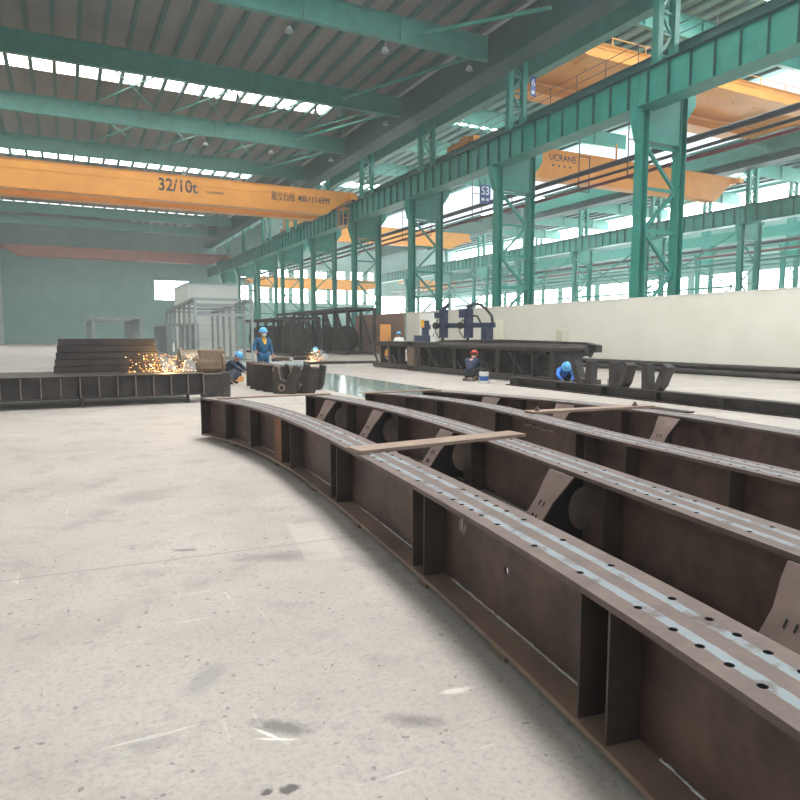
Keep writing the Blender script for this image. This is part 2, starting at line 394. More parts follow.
# ------------------------------------------------------------------ roof beams
def roof_beam(y, x0, x1, z0, z1, label, group, mat):
    t = thing('roof_beam', label, 'roof beam', (0, y, 0), 0, group)
    MB().box(x0, x1, -.015, .015, z0, z1).build('beam_web', mat, t)
    MB().box(x0, x1, -.2, .2, z0-.03, z0).build('bottom_flange', mat, t)
    MB().box(x0, x1, -.2, .2, z1, z1+.03).build('top_flange', mat, t)
    for k in range(int((x1-x0)/6)):
        x = x0+4+k*6
        for s in (-1, 1): MB().box(x-.012, x+.012, min(s*.017, s*.19), max(s*.017, s*.19), z0+.002, z1-.002).build('web_stiffener', mat, t)
    return t
for i, y in enumerate(COLY[1:]):
    roof_beam(y, XL+.05, 24.65, 18.85, 20.2, 'teal roof beam spanning the main bay, %s one from the camera end' % ORD[i], 'teal roof beams of the main bay', M['teal'])
for i, y in enumerate(COLY[1:6]):
    roof_beam(y, 28.0, 60.9, 23.6, 25.2, 'teal roof beam high over the middle bay, %s one from the camera end' % ORD[i], 'teal roof beams of the middle bay', M['teal'])
for i, y in enumerate(COLY[2:7]):
    roof_beam(y, 62.2, XR-.05, 18.9, 20.3, 'teal roof beam over the far right bay, %s one from the camera end' % ORD[i], 'teal roof beams of the far bay', M['teal'])

# roof plane bracing rods (pairs of crossed rods under the rooflight) and longer struts by the column row
n = 0
for si, (ya, yb) in enumerate(((48.6, 60.7), (60.7, 72.8))):
    for k in range(4):
        xa = 2.4+k*5.6; xb = xa+5.4
        t = thing('roof_brace', 'crossed teal bracing rods under the %s rooflight strip, %s pair from the left' % (ORD[si], ORD[k]), 'roof brace', (0, 0, 0), 0, 'crossed roof bracing rods')
        MB().tube([(xa, ya+.25, 20.0), (xb, yb-.25, 20.0)], .055, 8).build('rod', M['teal'], t)
        MB().tube([(xb, ya+.25, 19.87), (xa, yb-.25, 19.87)], .055, 8).build('rod', M['teal'], t)
for i in range(4):
    ya, yb = COLY[i], COLY[i+1]
    if i == 0: ya = 30
    tag(MB().tube([(19.5, yb-.25, 19.4), (24.5, ya+.25, 19.4)], .11, 10).build('roof_strut', M['teal'], None, smooth=True),
        'teal tube strut slanting from the %s roof beam towards the column row' % ORD[i], 'roof strut', 'slanting roof struts')['kind'] = 'thing'
tag(MB().tube([(24.55, 24, 20.5), (24.55, 128, 20.5)], .13, 10).build('conduit_pipe', M['steeltube'], None, smooth=True), 'long pale grey pipe running along the top of the dark longitudinal roof girder', 'pipe')['kind'] = 'thing'

# ------------------------------------------------------------------ lattice columns
def lattice_column(label, group, name='lattice_column', rowb=False, top=20.65):
    t = thing(name, label, 'column', (0, 0, 0), 0, group)
    m = M['teal']; W = 2.6
    for x in (0, W):
        mb = MB()
        tp = 12.46 if x == 0 else 13.96
        mb.box(x-.22, x-.19, -.25, .25, 0, tp); mb.box(x+.19, x+.22, -.25, .25, 0, tp); mb.box(x-.19, x+.19, -.015, .015, 0, tp)
        mb.build('leg', m, t)
        MB().box(x-.32, x+.32, -.38, .38, 0, .05).build('base_plate', m, t)
    zs = [.6+2.05*k for k in range(6)]
    for k, z in enumerate(zs):
        MB().bar((.22, 0, z), (W-.22, 0, z), .14, .14).build('strut', m, t)
        z2 = z+2.05 if k < 5 else 11.
        a, b = ((.22, z), (W-.22, z2)) if k % 2 else ((W-.22, z), (.22, z2))
        if z2-z > .3: MB().bar((a[0], 0, a[1]), (b[0], 0, b[1]), .13, .16, (0, 1, 0)).build('diagonal', m, t)
    # solid head between the legs, with haunches to both sides
    mb = MB(); mb.box(.22, W-.22, -.2, .2, 11.0, 12.46); mb.box(.62, W-.22, -.2, .2, 12.46, 13.9)
    mb.build('head_panel', m, t)
    for s, x in ((-1, -.22), (1, W+.22)):
        poly = [(x, 10.9), (x+s*.12, 11.0), (x+s*.42, 12.0), (x+s*.42, 12.46), (x, 12.46)] if s < 0 else [(x, 12.3), (x+.1, 12.4), (x+.6, 13.1), (x+.6, 13.96), (x, 13.96)]
        MB().prism(poly, lambda u, v, q: (u, q, v), -.2, .2).build('haunch', m, t)
    # upper column
    x0, x1 = .8, 1.9
    for x in (x0, x1): MB().box(x-.16, x+.16, -.2, .2, 13.9, top-.02).build('upper_leg', m, t)
    z = 14.2; k = 0
    while z < top-.9:
        a, b = ((x0+.16, z), (x1-.16, z+1)) if k % 2 else ((x1-.16, z), (x0+.16, z+1))
        MB().bar((a[0], 0, a[1]), (b[0], 0, b[1]), .1, .12, (0, 1, 0)).build('upper_diagonal', m, t)
        MB().bar((x0+.16, 0, z), (x1-.16, 0, z), .1, .1).build('upper_strut', m, t)
        z += 1.02; k += 1
    return t
proto = None
for i, y in enumerate(COLY):
    lab = 'teal two-legged lattice column of the row behind the white wall, %s from the camera end' % ORD[i]
    if proto is None:
        proto = lattice_column(lab, 'lattice columns of the near row'); proto.location = (XA, y, 0)
    else: dup(proto, (XA, y, 0), None, lab)
YB0 = 20.4
for i in range(2, 9):
    dup(proto, (XB, YB0+12.1*i, 0), None, 'pale teal lattice column of the second row beyond, %s from the camera end' % ORD[i-2], 'lattice columns of the second row')

for i in range(2, 8):
    ya = YB0+12.1*i; t = thing('column_brace', 'pale teal crossed bracing between second-row columns, %s pair from the camera end' % ORD[i-2], 'column brace', (XB, ya, 0), 0, 'crossed bracing of the second row')
    for a, b in ((.3, 11.8), (11.8, .3)):
        MB().bar((-.5, a, .8), (-.5, b, 6.3), .14, .14).build('brace_bar', M['teal'], t)
        MB().bar((-.62, a, 6.5), (-.62, b, 11.6), .14, .14).build('brace_bar', M['teal'], t)
    MB().bar((-.56, .3, 6.4), (-.56, 11.8, 6.4), .2, .2).build('tie_bar', M['teal'], t)
for i in range(2, 9):
    dup(proto, (XR-4.0, YB0+12.1*i-5, 0), None, 'faint teal lattice column against the far right wall, %s from the camera end' % ORD[i-2], 'lattice columns at the far right wall')
for k, (z, r, m) in enumerate(((10.9, .2, 'pipe'), (10.1, .13, 'redpipe'), (9.2, .15, 'teal'))):
    tag(MB().tube([(XB+3.4, 40, z), (XB+3.4, 130, z)], r, 8).build('service_pipe', M[m], None, smooth=True), 'distant service pipe behind the second column row, %s' % ['upper grey one', 'middle red one', 'lower teal one'][k], 'pipe', 'service pipes behind the second row', 'thing')
for k, z in enumerate((11.6, 13.4)):
    tag(MB().box(XR-5.1, XR-4.8, 30, 132, z, z+(.3 if k == 0 else 1.3)).build('wall_runway', M['teal']), 'pale teal long beam along the far right wall, %s one' % ['lower', 'upper'][k], 'beam', 'long beams at the far right wall', 'thing')
# crane runway beams: one per span, hollow box in section with ribs on the near web and a rail on top
def runway(label, group):
    t = thing('runway_beam', label, 'runway beam', (0, 0, 0), 0, group)
    Lh = 12.08
    MB().box(0, .03, 0, Lh, 12.5, 14.1).build('near_web', M['teal'], t)
    MB().box(.85, .88, 0, Lh, 12.5, 14.1).build('far_web', M['teal'], t)
    MB().box(-.2, .95, 0, Lh, 12.47, 12.5).build('bottom_plate', M['teal'], t)
    MB().box(-.25, .98, 0, Lh, 14.1, 14.14).build('top_plate', M['tealdark'], t)
    MB().box(.1, .2, 0, Lh, 14.14, 14.28).build('rail', M['dark'], t)
    for k in range(10): MB().box(-.16, -.001, .5+k*1.21, .53+k*1.21, 12.5, 14.1).build('rib', M['tealdark'], t)
    return t
rp = None
for i, y in enumerate([12.4]+COLY):
    lab = 'teal crane runway beam with web ribs on the near columns, %s span away' % ORD[i]
    if rp is None: rp = runway(lab, 'runway beams of the near row'); rp.location = (25.2, y, 0)
    else: dup(rp, (25.2, y, 0), None, lab)
for i in range(1, 9):
    dup(rp, (60.1, YB0+12.1*i, 0), None, 'pale teal crane runway beam on the second column row, %s span away' % ORD[i-1], 'runway beams of the second row')

tag(MB().box(27.75, 28.75, 12, 132, 13.98, 14.02).box(27.8, 27.84, 12, 132, 14.02, 15.9).box(28.6, 28.64, 12, 132, 14.02, 15.9).box(27.7, 28.8, 12, 132, 15.9, 15.94).box(28.4, 28.5, 12, 132, 15.94, 16.08).build('runway_beam', M['tealdark']), 'dark teal runway beam for the middle bay on the outer legs of the near columns', 'runway beam', None, 'thing')
# longitudinal roof girders on the column tops
def valley(label, group):
    t = thing('roof_girder', label, 'roof girder', (0, 0, 0), 0, group)
    MB().box(-1.5, .0, 0, 12.08, 18.36, 18.42).build('bottom_flange', M['girdershade'], t)
    MB().box(-1.3, -1.24, 0, 12.08, 18.42, 20.6).build('near_web', M['girdershade'], t)
    MB().box(-.1, -.04, 0, 12.08, 18.42, 20.6).build('far_web', M['girdershade'], t)
    MB().box(-1.4, .0, 0, 12.08, 20.6, 20.65).build('top_flange', M['girdershade'], t)
    return t
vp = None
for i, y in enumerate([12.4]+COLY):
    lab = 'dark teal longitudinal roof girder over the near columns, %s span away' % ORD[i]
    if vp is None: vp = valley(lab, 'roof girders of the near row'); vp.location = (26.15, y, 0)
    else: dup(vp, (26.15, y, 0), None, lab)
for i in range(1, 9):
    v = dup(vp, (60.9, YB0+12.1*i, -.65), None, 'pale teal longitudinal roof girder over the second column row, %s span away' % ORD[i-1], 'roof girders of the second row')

# pale siding between the far upper columns of the near row
for k in (6, 7, 8):
    tag(MB().box(26.9, 27.05, COLY[k]+.4, COLY[k]+11.7, 14.4, 18.3).build('siding_panel', M['siding']), 'pale grey siding panel above the far runway beam, %s from the camera end' % ORD[k-6], 'siding panel', 'siding panels between far columns', 'thing')

# ------------------------------------------------------------------ pipes, hangers, signs, handrail along the near row
for z, r, m, nm in ((11.62, .17, 'pipe', 'thick grey-black service pipe, topmost of the three beside the column row'), (11.1, .09, 'pipe', 'thin dark service pipe, middle of the three beside the column row'), (10.65, .1, 'redpipe', 'dark red service pipe, lowest of the three beside the column row')):
    tag(MB().tube([(29.3, 18, z), (29.3, 130, z)], r, 12).build('service_pipe', M[m], None, smooth=True), nm, 'pipe', 'service pipes beside the near columns', 'thing')
hp = None
k = 0
for y in [24.6+4.03*j for j in range(20)]:
    if min(abs(y-c) for c in COLY) < .6: continue
    lab = 'dark square pipe hanger frame beside the near columns, %d%s from the camera end' % (k+1, 'th' if 3 < k+1 < 21 else ['st', 'nd', 'rd'][k % 10])
    if hp is None:
        hp = thing('pipe_hanger', lab, 'pipe hanger', (29.3, y, 0), 0, 'pipe hangers beside the near columns')
        for s in (-.42, .42): MB().bar((s, 0, 10.47), (s, 0, 14.3 if s < 0 else 12.6), .05, .05).build('rod', M['pipe'], hp)
        MB().bar((-.42, 0, 10.47), (.42, 0, 10.47), .07, .07).build('crossbar', M['pipe'], hp); MB().bar((-.42, 0, 12.6), (.42, 0, 12.6), .05, .05).build('crossbar', M['pipe'], hp)
        MB().bar((-.42, 0, 14.3), (-.65, 0, 14.3), .07, .07).build('arm', M['pipe'], hp)
    else: dup(hp, (29.3, y, 0), None, lab)
    k += 1

def sign(name, label, loc, w, h, rows, rod):
    t = thing(name, label, 'sign', loc, 0)
    MB().box(-w/2, w/2, 0, .05, -h/2, h/2).build('sign_board', M['signblue'], t)
    for txt, size, z, sx in rows: lettering('lettering', txt, size, (0, -.006, z), (PI/2, 0, 0), M['signwhite'], t, .004, 'CENTER', sx)
    MB().bar((0, .03, h/2), (0, .03, h/2+rod), .05, .05).build('rod', M['pipe'], t)
    return t
s53 = sign('bay_sign', 'small blue sign with white 53 hanging behind the second lattice column', (28.5, 42.4, 12.05), .95, 1.35, [('53', .85, .22, .9)], .5)
for dx in (-.2, .2):
    MB().box(dx-.13, dx+.13, -.005, 0, -.48, -.28).build('small_character', M['signwhite'], s53)
s6 = sign('column_sign', 'narrow upright blue sign with white 6 on the upper column under the roof', (28.05, 36.3, 17.78), .42, 1.24, [('6', .66, .2, .9)], .04)
MB().box(-.1, .1, -.005, 0, -.5, -.28).build('small_character', M['signwhite'], s6)

hr = thing('handrail', 'thin dark handrail along the walkway on top of the near runway beam', 'handrail', (27.95, 12.4, 15.942), 0)
for k in range(46): MB().bar((0, k*2.4+.4, 0), (0, k*2.4+.4, 1.05), .035, .035).build('post', M['pipe'], hr)
for z in (.55, 1.05): MB().tube([(0, 0, z), (0, 112, z)], .02, 6).build('rail', M['pipe'], hr)

# ------------------------------------------------------------------ overhead cranes
def crane(label, x0, x1, y, z0, z1, mat=None, double=False, rail=14.28, name='overhead_crane', w=1.0):
    m = mat or M['yellow']
    t = thing(name, label, 'crane', (0, y, 0))
    def girder(ya):
        h = z1-z0; zb = max(rail+.2, z0+.05)
        poly = [(x0, zb+.1), (x0+1.1, zb), (x0+3.1, z0), (x1-3.1, z0), (x1-1.1, zb), (x1, zb+.1), (x1, z1), (x0, z1)]
        g = MB().prism(poly, lambda u, v, q: (u, q, v), ya-w/2, ya+w/2).build('bridge_girder', m, t)
        MB().prism([(x0, z1), (x1, z1), (x1, z1+.04), (x0, z1+.04)], lambda u, v, q: (u, q, v), ya-w/2-.08, ya+w/2+.08).build('top_flange', m, g)
        MB().box(x0+3.2, x1-3.2, ya-w/2-.07, ya+w/2+.07, z0-.03, z0).build('bottom_flange', m, g)
        zz = z1-.32*(z1-z0)
        MB().box(x0+2.2, x1-2.2, ya-w/2-.03, ya-w/2, zz, zz+.05).build('stiffening_angle', m, g)
        MB().box(x0, x1, ya-.05, ya+.05, z1+.04, z1+.12).build('trolley_rail', M['dark'], g)
        return g
    g1 = girder(0)
    if double: girder(double)
    for x in (x0+.5, x1-.5):
        yl = (double or 1.5)
        c = MB().box(x-.3, x+.3, -1.2, yl+1.2, rail+.16, rail+.62).build('end_carriage', m, t)
        for yy in (-.9, yl+.9):
            MB().lathe([(.26, -.08), (.3, -.05), (.3, .05), (.26, .08)], (x, yy, rail+.305), 16, 'x').build('wheel', M['dark'], c)
    return t, g1
# main crane with the hoist text
ct, cg = crane('yellow overhead crane bridge marked 32/10t spanning the main bay', XL+.6, 25.75, 61., 13.0, 15.15, double=3.2)
lettering('lettering', '32/10t', 1.45, (7.5, -.51, 14.25), (PI/2, 0, 0), M['ink'], ct, .006, 'LEFT', .86)
lettering('lettering', 'No.00000000', .3, (11.5, -.51, 13.98), (PI/2, 0, 0), M['ink'], ct, .004, 'LEFT', .9)
lettering('lettering', '服务热线  400-117-6999', .82, (17.3, -.51, 14.18), (PI/2, 0, 0), M['ink'], ct, .006, 'LEFT', .68)
for k in range(9):
    MB().lathe([(.07, 0), (.07, .1), (.03, .16)], (6.5+k*2.1, -.45, 15.19), 8).build('bolt_head', M['dark'], ct)
# current collector cage below the crane end
cc = MB(); 
for dy in (-.6, .6):
    for z in (12.0, 12.8, 13.7): cc.bar((24.3, dy, z), (24.8, dy, z), .06, .06)
    for x in (24.3, 24.8): cc.bar((x, dy, 12.0), (x, dy, 13.7), .06, .06)
for x in (24.3, 24.8):
    for z in (12., 13.7): cc.bar((x, -.6, z), (x, .6, z), .06, .06)
cg2 = cc.build('collector_cage', M['yellow'], ct)
MB().box(24.36, 24.72, -.4, .4, 12.2, 13.2).build('control_box', M['navy'], cg2)

# upper crane in the taller middle bay, seen from below
ct2, g = crane('large yellow double-girder crane high up in the middle bay under the roof', 27.95, 59.2, 35.2, 19.6, 20.5, double=6.9, rail=19.9, w=1.5)
MB().box(30, 58, .78, 6.1, 20.42, 20.48).build('walkway_plate', M['yellow'], ct2)
for k in range(9):
    MB().bar((31.+k*2.6, .8, 20.3), (31.+k*2.6, 2.4, 20.3), .14, .16).build('walkway_bracket', M['yellow'], ct2)
for k in range(8): MB().bar((30+k*3, -.8, 20.5), (30+k*3, -.8, 21.0), .05, .05).build('railing_post', M['yellow'], ct2)
MB().tube([(29, -.8, 21.0), (54, -.8, 21.0)], .03, 6).build('railing', M['yellow'], ct2)
MB().tube([(30.5, 5.6, 20.05), (56, 5.6, 20.05)], .1, 8).build('drive_shaft_cover', M['yellow'], ct2)
tag(MB().box(27.9, 28.6, 12, 75, 18.45, 19.9).build('upper_runway', M['teal']), 'teal upper runway girder carrying the high crane beside the near column tops', 'runway beam', None, 'thing')
tag(MB().box(58.6, 59.2, 20, 75, 18.3, 19.9).build('upper_runway', M['teal']), 'teal upper runway girder carrying the high crane beside the second column row', 'runway beam', None, 'thing')

ct3, g = crane('yellow crane with dark CRANE lettering in the middle bay behind the service pipes', 28.1, 59.6, 45., 14.4, 16.75, rail=16.08)
lettering('lettering', 'UCRANE', .72, (36.15, -.51, 16.15), (PI/2, 0, 0), M['ink'], ct3, .006, 'LEFT', 1.)
for k in range(4): MB().box(36.5+k*.6, 36.68+k*.6, -.512, -.5, 15.45, 15.6).build('small_character', M['ink'], ct3)
for x in (36, 44): MB().bar((x, 0, 16.75), (x, 0, 18.3), .12, .12).build('trolley_post', M['yellow'], ct3)
ct4, g = crane('yellow crane with lettering in the middle bay behind the main crane end', 28.1, 58.6, 92., 15.2, 17.6, rail=16.08)
lettering('lettering', 'UCRANE', 1.2, (29.6, -.51, 16.8), (PI/2, 0, 0), M['ink'], ct4, .006, 'LEFT', 1.)
ct5, g = crane('distant yellow crane in the middle bay low beyond the lattice columns', 31.0, 59.0, 126.5, 10.6, 12.6, rail=11.2)
ct6, g = crane('faint yellow crane in the far right bay beyond the second column row', 63.6, 76.5, 125., 11.0, 13.0, rail=12.2)
ct7, g = crane('red-brown crane bridge at the far end of the main bay', XL+.6, 25.75, 116., 13.4, 15.0, M['rustred'])

# ------------------------------------------------------------------ bell lamps under the roof beams
lp = None
for bi in range(4):
    for k, x in enumerate((5.9, 11.6, 17.4, 23.2)):
        if k == 0: continue
        lab = 'bell-shaped lamp hanging under the %s roof beam, %s from the column row' % (ORD[bi], ['', 'third', 'second', 'first'][k])
        loc = (x, COLY[bi+1]-.12, 18.81)
        if lp is None:
            lp = thing('bell_lamp', lab, 'lamp', loc, 0, 'bell lamps under the roof beams')
            MB().tube([(0, 0, 0), (0, 0, -.32)], .025, 8).build('stem', M['pipe'], lp)
            MB().lathe([(.09, -.52), (.11, -.34), (.05, -.28), (0, -.28)], n=14).build('ballast', M['pipe'], lp, smooth=True)
            MB().lathe([(.24, -.8), (.225, -.785), (.18, -.66), (.1, -.52), (.08, -.52), (.165, -.67), (.21, -.785), (.24, -.8)], n=20).build('reflector', M['glass'], lp, smooth=True)
            MB().lathe([(0, -.78), (.06, -.76), (.07, -.7), (.04, -.6), (.03, -.53)], n=12).build('bulb', M['lampglow'], lp, smooth=True)
        else: dup(lp, loc, None, lab)

# ------------------------------------------------------------------ foreground curved girders
CF = {1: [-0.00045, 0.008063, -0.060338, 0.308461, 1.323541], 2: [-0.002554, 0.022897, 0.112221, 2.588677],
      3: [-0.013843, 0.238333, -1.172081, 6.187659], 4: [0.000623, -0.0768, 0.855326, 3.992228]}
YLIM = {1: (1.0, 10.33), 2: (1.5, 10.12), 3: (4.2, 10.05), 4: (5.0, 10.0)}
def pv(cf, y):
    r = 0
    for c in cf: r = r*y+c
    return r
def near(i, y):
    """plan position and direction of girder i's near flange edge at y"""
    lo, hi = YLIM[i]; yc = max(lo, min(hi, y)); cf = CF[i]
    e = 1e-3; d = (pv(cf, yc+e)-pv(cf, yc-e))/(2*e); x = pv(cf, yc)
    if y < lo: x = x+(y-lo)*d-.012*(lo-y)**2
    if y < lo: d = d+.024*(lo-y)
    if y > hi: x = x+(y-hi)*d
    return Vector((x, y, 0)), Vector((d, 1, 0)).normalized()
def at(i, y, off, z, along=0.):
    p, d = near(i, y); nrm = Vector((d.y, -d.x, 0))
    q = p + nrm*off + d*along
    return Vector((q.x, q.y, z))
FW, ZT, ZB = .33, .63, .05
def sweep(i, ys, sec, name, mat, parent, uvw=None):
    """sweep a closed section of (offset, z) along girder i"""
    n = len(sec); vs = []; fs = []
    for y in ys:
        for o_, z in sec: vs.append(at(i, y, o_, z))
    for a in range(len(ys)-1):
        for k in range(n): fs.append((a*n+k, (a+1)*n+k, (a+1)*n+(k+1) % n, a*n+(k+1) % n))
    fs += [tuple(range(n)), tuple((len(ys)-1)*n+k for k in range(n-1, -1, -1))]
    me = bpy.data.meshes.new(name); me.from_pydata([tuple(v) for v in vs], [], fs)
    if uvw:
        uvl = me.uv_layers.new(name='UVMap')
        for p in me.polygons:
            for li in p.loop_indices:
                v = me.loops[li].vertex_index; uvl.data[li].uv = (ys[v//n], sec[v % n][0]/uvw)
    bm = bmesh.new(); bm.from_mesh(me); bmesh.ops.recalc_face_normals(bm, faces=bm.faces); bm.to_mesh(me); bm.free()
    me.materials.append(mat)
    o = bpy.data.objects.new(name, me); col.objects.link(o); o.parent = parent
    return o
def drill(o, holes, r, depth, mat, axis=None):
    """cut round holes through the part"""
    mb = MB()
    for p, ax in holes:
        p = Vector(p); ax = Vector(ax); mb.tube([p-ax*depth, p+ax*depth], r, 14)
    cu = mb.build('cutter', mat); 
    while len(cu.data.materials) < 1: cu.data.materials.append(mat)
    md = o.modifiers.new('b', 'BOOLEAN'); md.object = cu; md.operation = 'DIFFERENCE'; md.solver = 'EXACT'; md.material_mode = 'TRANSFER'
    dg = bpy.context.evaluated_depsgraph_get()
    me = bpy.data.meshes.new_from_object(o.evaluated_get(dg), preserve_all_data_layers=True, depsgraph=dg)
    o.modifiers.clear(); o.data = me
    bpy.data.objects.remove(cu)
GIRD = {1: ('foremost curved dark steel I-girder with paired stiffeners and two pale paint stripes', -2.5, 10.4),
        2: ('second curved dark steel I-girder with brown tapered brackets, behind the foremost one', -1.0, 10.15),
        3: ('third curved dark steel I-girder with chalk writing on its web', 1.2, 10.05),
        4: ('farthest curved dark steel I-girder nearest the crouching workers', 2.5, 10.0)}
def girder(i):
    lab, y0, y1 = GIRD[i]
    t = thing('curved_girder', lab, 'steel girder', (0, 0, 0), 0, 'curved steel girders in the foreground')
    ys = [y0+(y1-y0)*k/90 for k in range(91)]
    fl = sweep(i, ys, [(0, ZT-.028), (FW, ZT-.028), (FW, ZT), (FW*.5, ZT), (0, ZT)], 'top_flange', M['flange'], t, FW)
    if i < 4:
        holes = []
        y = y0+.2; k = 0
        while y < y1-.15:
            for dy in ((0,) if k % 5 else (-.18, -.06, .06, .18)):
                for w in (.24, .76): holes.append((at(i, y+dy+(.03 if w > .5 else 0), FW*w, ZT-.014), (0, 0, 1)))
            y += .36; k += 1
        drill(fl, holes, 0.0155 if i == 1 else .014, .04, M['black'])
    wb = sweep(i, ys, [(FW*.5-.008, ZB+.027), (FW*.5+.008, ZB+.027), (FW*.5+.008, ZT-.029), (FW*.5-.008, ZT-.029)], 'web', M['web'], t)
    sweep(i, ys, [(0, ZB), (FW, ZB), (FW, ZB+.026), (0, ZB+.026)], 'bottom_flange', M['botfl'], t)
    seed = random.Random(i)
    # irregular weld bead where the web meets the bottom flange
    for ya, yb in ((y0, 1.6), (2.0, 3.45), (3.9, 5.4), (5.8, 7.1), (7.3, 9.2)):
        if ya >= y0:
            n = int((yb-ya)/.02); pts = [at(i, ya+(yb-ya)*k/n, FW*.5-.012+.003*seed.uniform(-1, 1), ZB+.029) for k in range(n+1)]
            MB().tube(pts, [.003+.005*seed.random() for _ in pts], 6).build('weld_bead', M['weld'], t)
    return t, fl, wb
def plate_across(i, y, off0, off1, z0, z1, th, parent, name='stiffener', mat=None, along=0.):
    p = [at(i, y, off0, z0, along-th/2), at(i, y, off1, z0, along-th/2), at(i, y, off1, z0, along+th/2), at(i, y, off0, z0, along+th/2)]
    q = [Vector((v.x, v.y, z1)) for v in p]
    return MB().add(p+q, [(3, 2, 1, 0), (4, 5, 6, 7), (0, 1, 5, 4), (1, 2, 6, 5), (2, 3, 7, 6), (3, 0, 4, 7)]).build(name, mat or M['weba'], parent, bevel=.002)
G = {}
for i in (1, 2, 3, 4): G[i] = girder(i)
zs0, zs1 = ZB+.0265, ZT-.0285
g1, fl1, wb1 = G[1]
drill(wb1, [(at(1, y, FW*.5, .36), tuple(Vector((near(1, y)[1].y, -near(1, y)[1].x, 0)))) for y in (2.78, .3)], .024, .03, M['black'])
for y in (1.915, 1.73, 3.75, 3.56, 5.72, 5.53, 7.21, 7.58, 8.82, 9.70, .0, -.19, -1.8):
    plate_across(1, y, .012, FW*.5-.009, zs0, zs1, .014, g1)
plate_across(1, 7.8, .035, .05, zs0, zs1, .27, g1, 'rusty_plate', M['rust'])['label'] = 'orange rusty stiffener plate'
plate_across(1, 10.411, 0, FW, ZB-.002, ZT+.002, .02, g1, 'end_plate')
# chalk scribbles on the near web
def scribble(i, y, z, L_, hgt, seedn, off, parent, n=22, r=.0025):
    rd = random.Random(seedn); mb = MB()
    for k in range(n):
        a = y-L_*k/n; zz = z-.0*k
        pts = [at(i, a+rd.uniform(-.01, .01), off, zz+rd.uniform(-hgt, hgt)) for _ in range(3)]
        mb.tube(pts, r, 5)
    mb.build('chalk_marks', M['chalk'], parent)
scribble(1, 3.34, .47, .1, .07, 3, FW*.5-.0095, g1, 9, .0018)
for i, ysl in ((2, (1.4, 1.2, 3.2, 5.35, 7.3, 8.9)), (3, (7.05, 6.88, 5.14, 4.97, 4.34, 3.2, 8.6, 9.3)), (4, (7.6, 8.2, 6.4, 9.2))):
    for y in ysl: plate_across(i, y, .012, FW*.5-.009, zs0, zs1, .014, G[i][0])
    plate_across(i, GIRD[i][2]+.011, 0, FW, ZB-.002, ZT+.002, .02, G[i][0], 'end_plate')
scribble(3, 6.55, .5, .75, .018, 5, FW*.5-.0095, G[3][0], 26, .0028)
# tapered brackets: an inclined brown face plate with slots, on a dark gusset with a round cut-out
def bracket(i, y, parent, s=1.):
    gus = []; R = .16
    top_o, bot_o = -.015, -.36
    poly = [(FW*.5-.01, zs1), (top_o, zs1), (bot_o, .1), (FW*.5-.01, .1)]
    # circular notch against the web
    arc = [(FW*.5-.01-.12*math.cos(a), .33+R*math.sin(a)) for a in [(-PI/2)+PI*k/10 for k in range(11)]]
    poly = [poly[0], poly[1], poly[2], poly[3]] + arc
    d = near(i, y)[1]
    MB().prism(poly, lambda u, v, q: tuple(at(i, y, u, v, q)), -.008, .008).build('gusset', M['dark'], parent)
    wt, wb_ = .165*s, .115*s
    def P(w, o_, z, dn): return tuple(at(i, y, o_-dn, z-dn*.0, w))
    lev = [(zs1, top_o, wt), (zs1-.07, top_o-.05, .15*s), (zs1-.18, top_o-.125, wb_), (.1, bot_o, wb_)]
    vs = []; 
    for z, o_, w in lev:
        for dn in (0., .014):
            vs += [P(-w, o_, z, dn), P(w, o_, z, dn)]
    fs = []
    for k in range(3):
        a, b = 4*k, 4*k+4
        fs += [(a+2, a+3, b+3, b+2), (a, b, b+1, a+1), (a, a+2, b+2, b), (a+1, b+1, b+3, a+3)]
    fs += [(0, 1, 3, 2), (12, 14, 15, 13)]
    f = MB().add(vs, fs).build('bracket_plate', M['brace'], parent, bevel=.002)
    f['label'] = 'lighter brown slotted bracket plate'
    for dz in (.215, .305):
        k = (zs1-dz); o_ = top_o+(bot_o-top_o)*(zs1-dz-.03-zs1)/(.1-zs1)*1.0
        for w in (-.026, .026):
            zc = zs1-dz+.02; oc = -.125+top_o+(bot_o-top_o+.125)*((zs1-.18)-zc)/((zs1-.18)-.1)
            a = at(i, y, oc-.0145, zc, w); b = at(i, y, oc-.0145-.02, zc-.034, w)
            MB().bar(a, b, .017, .006, (1, 0, .6)).build('slot', M['black'], f)
for y in (3.67, 5.85, 7.82, 9.34, 1.6): bracket(2, y, G[2][0])
for y in (7.35, 8.7, 5.6): bracket(4, y, G[4][0])
for y in (9.0, 7.6): bracket(3, y, G[3][0], .5) if False else None

# timber blocks under the girders
bk = None; n = 0
for i, yl in ((1, (-1.5, 1.2, 2.6, 3.6, 5.0, 6.4, 7.9, 9.5)), (2, (2., 4.4, 7., 9.5)), (3, (3., 6.2, 9.3)), (4, (4.5, 7.6, 9.4))):
    for k, y in enumerate(yl):
        p = at(i, y, FW*.5, 0); d = near(i, y)[1]
        lab = 'short timber packing block under the %s curved girder, %s from the camera end' % (['', 'foremost', 'second', 'third', 'farthest'][i], ORD[k])
        if bk is None:
            bk = MB().box(-.15, .15, -.07, .07, 0, ZB-.003).build('packing_block', M['wood'], None, bevel=.004)
            tag(bk, lab, 'packing block', 'packing blocks under the girders', 'thing'); q = bk
        else:
            q = bk.copy(); col.objects.link(q); q['label'] = lab
        q.location = p; q.rotation_euler = (0, 0, math.atan2(d.y, d.x)-PI/2)

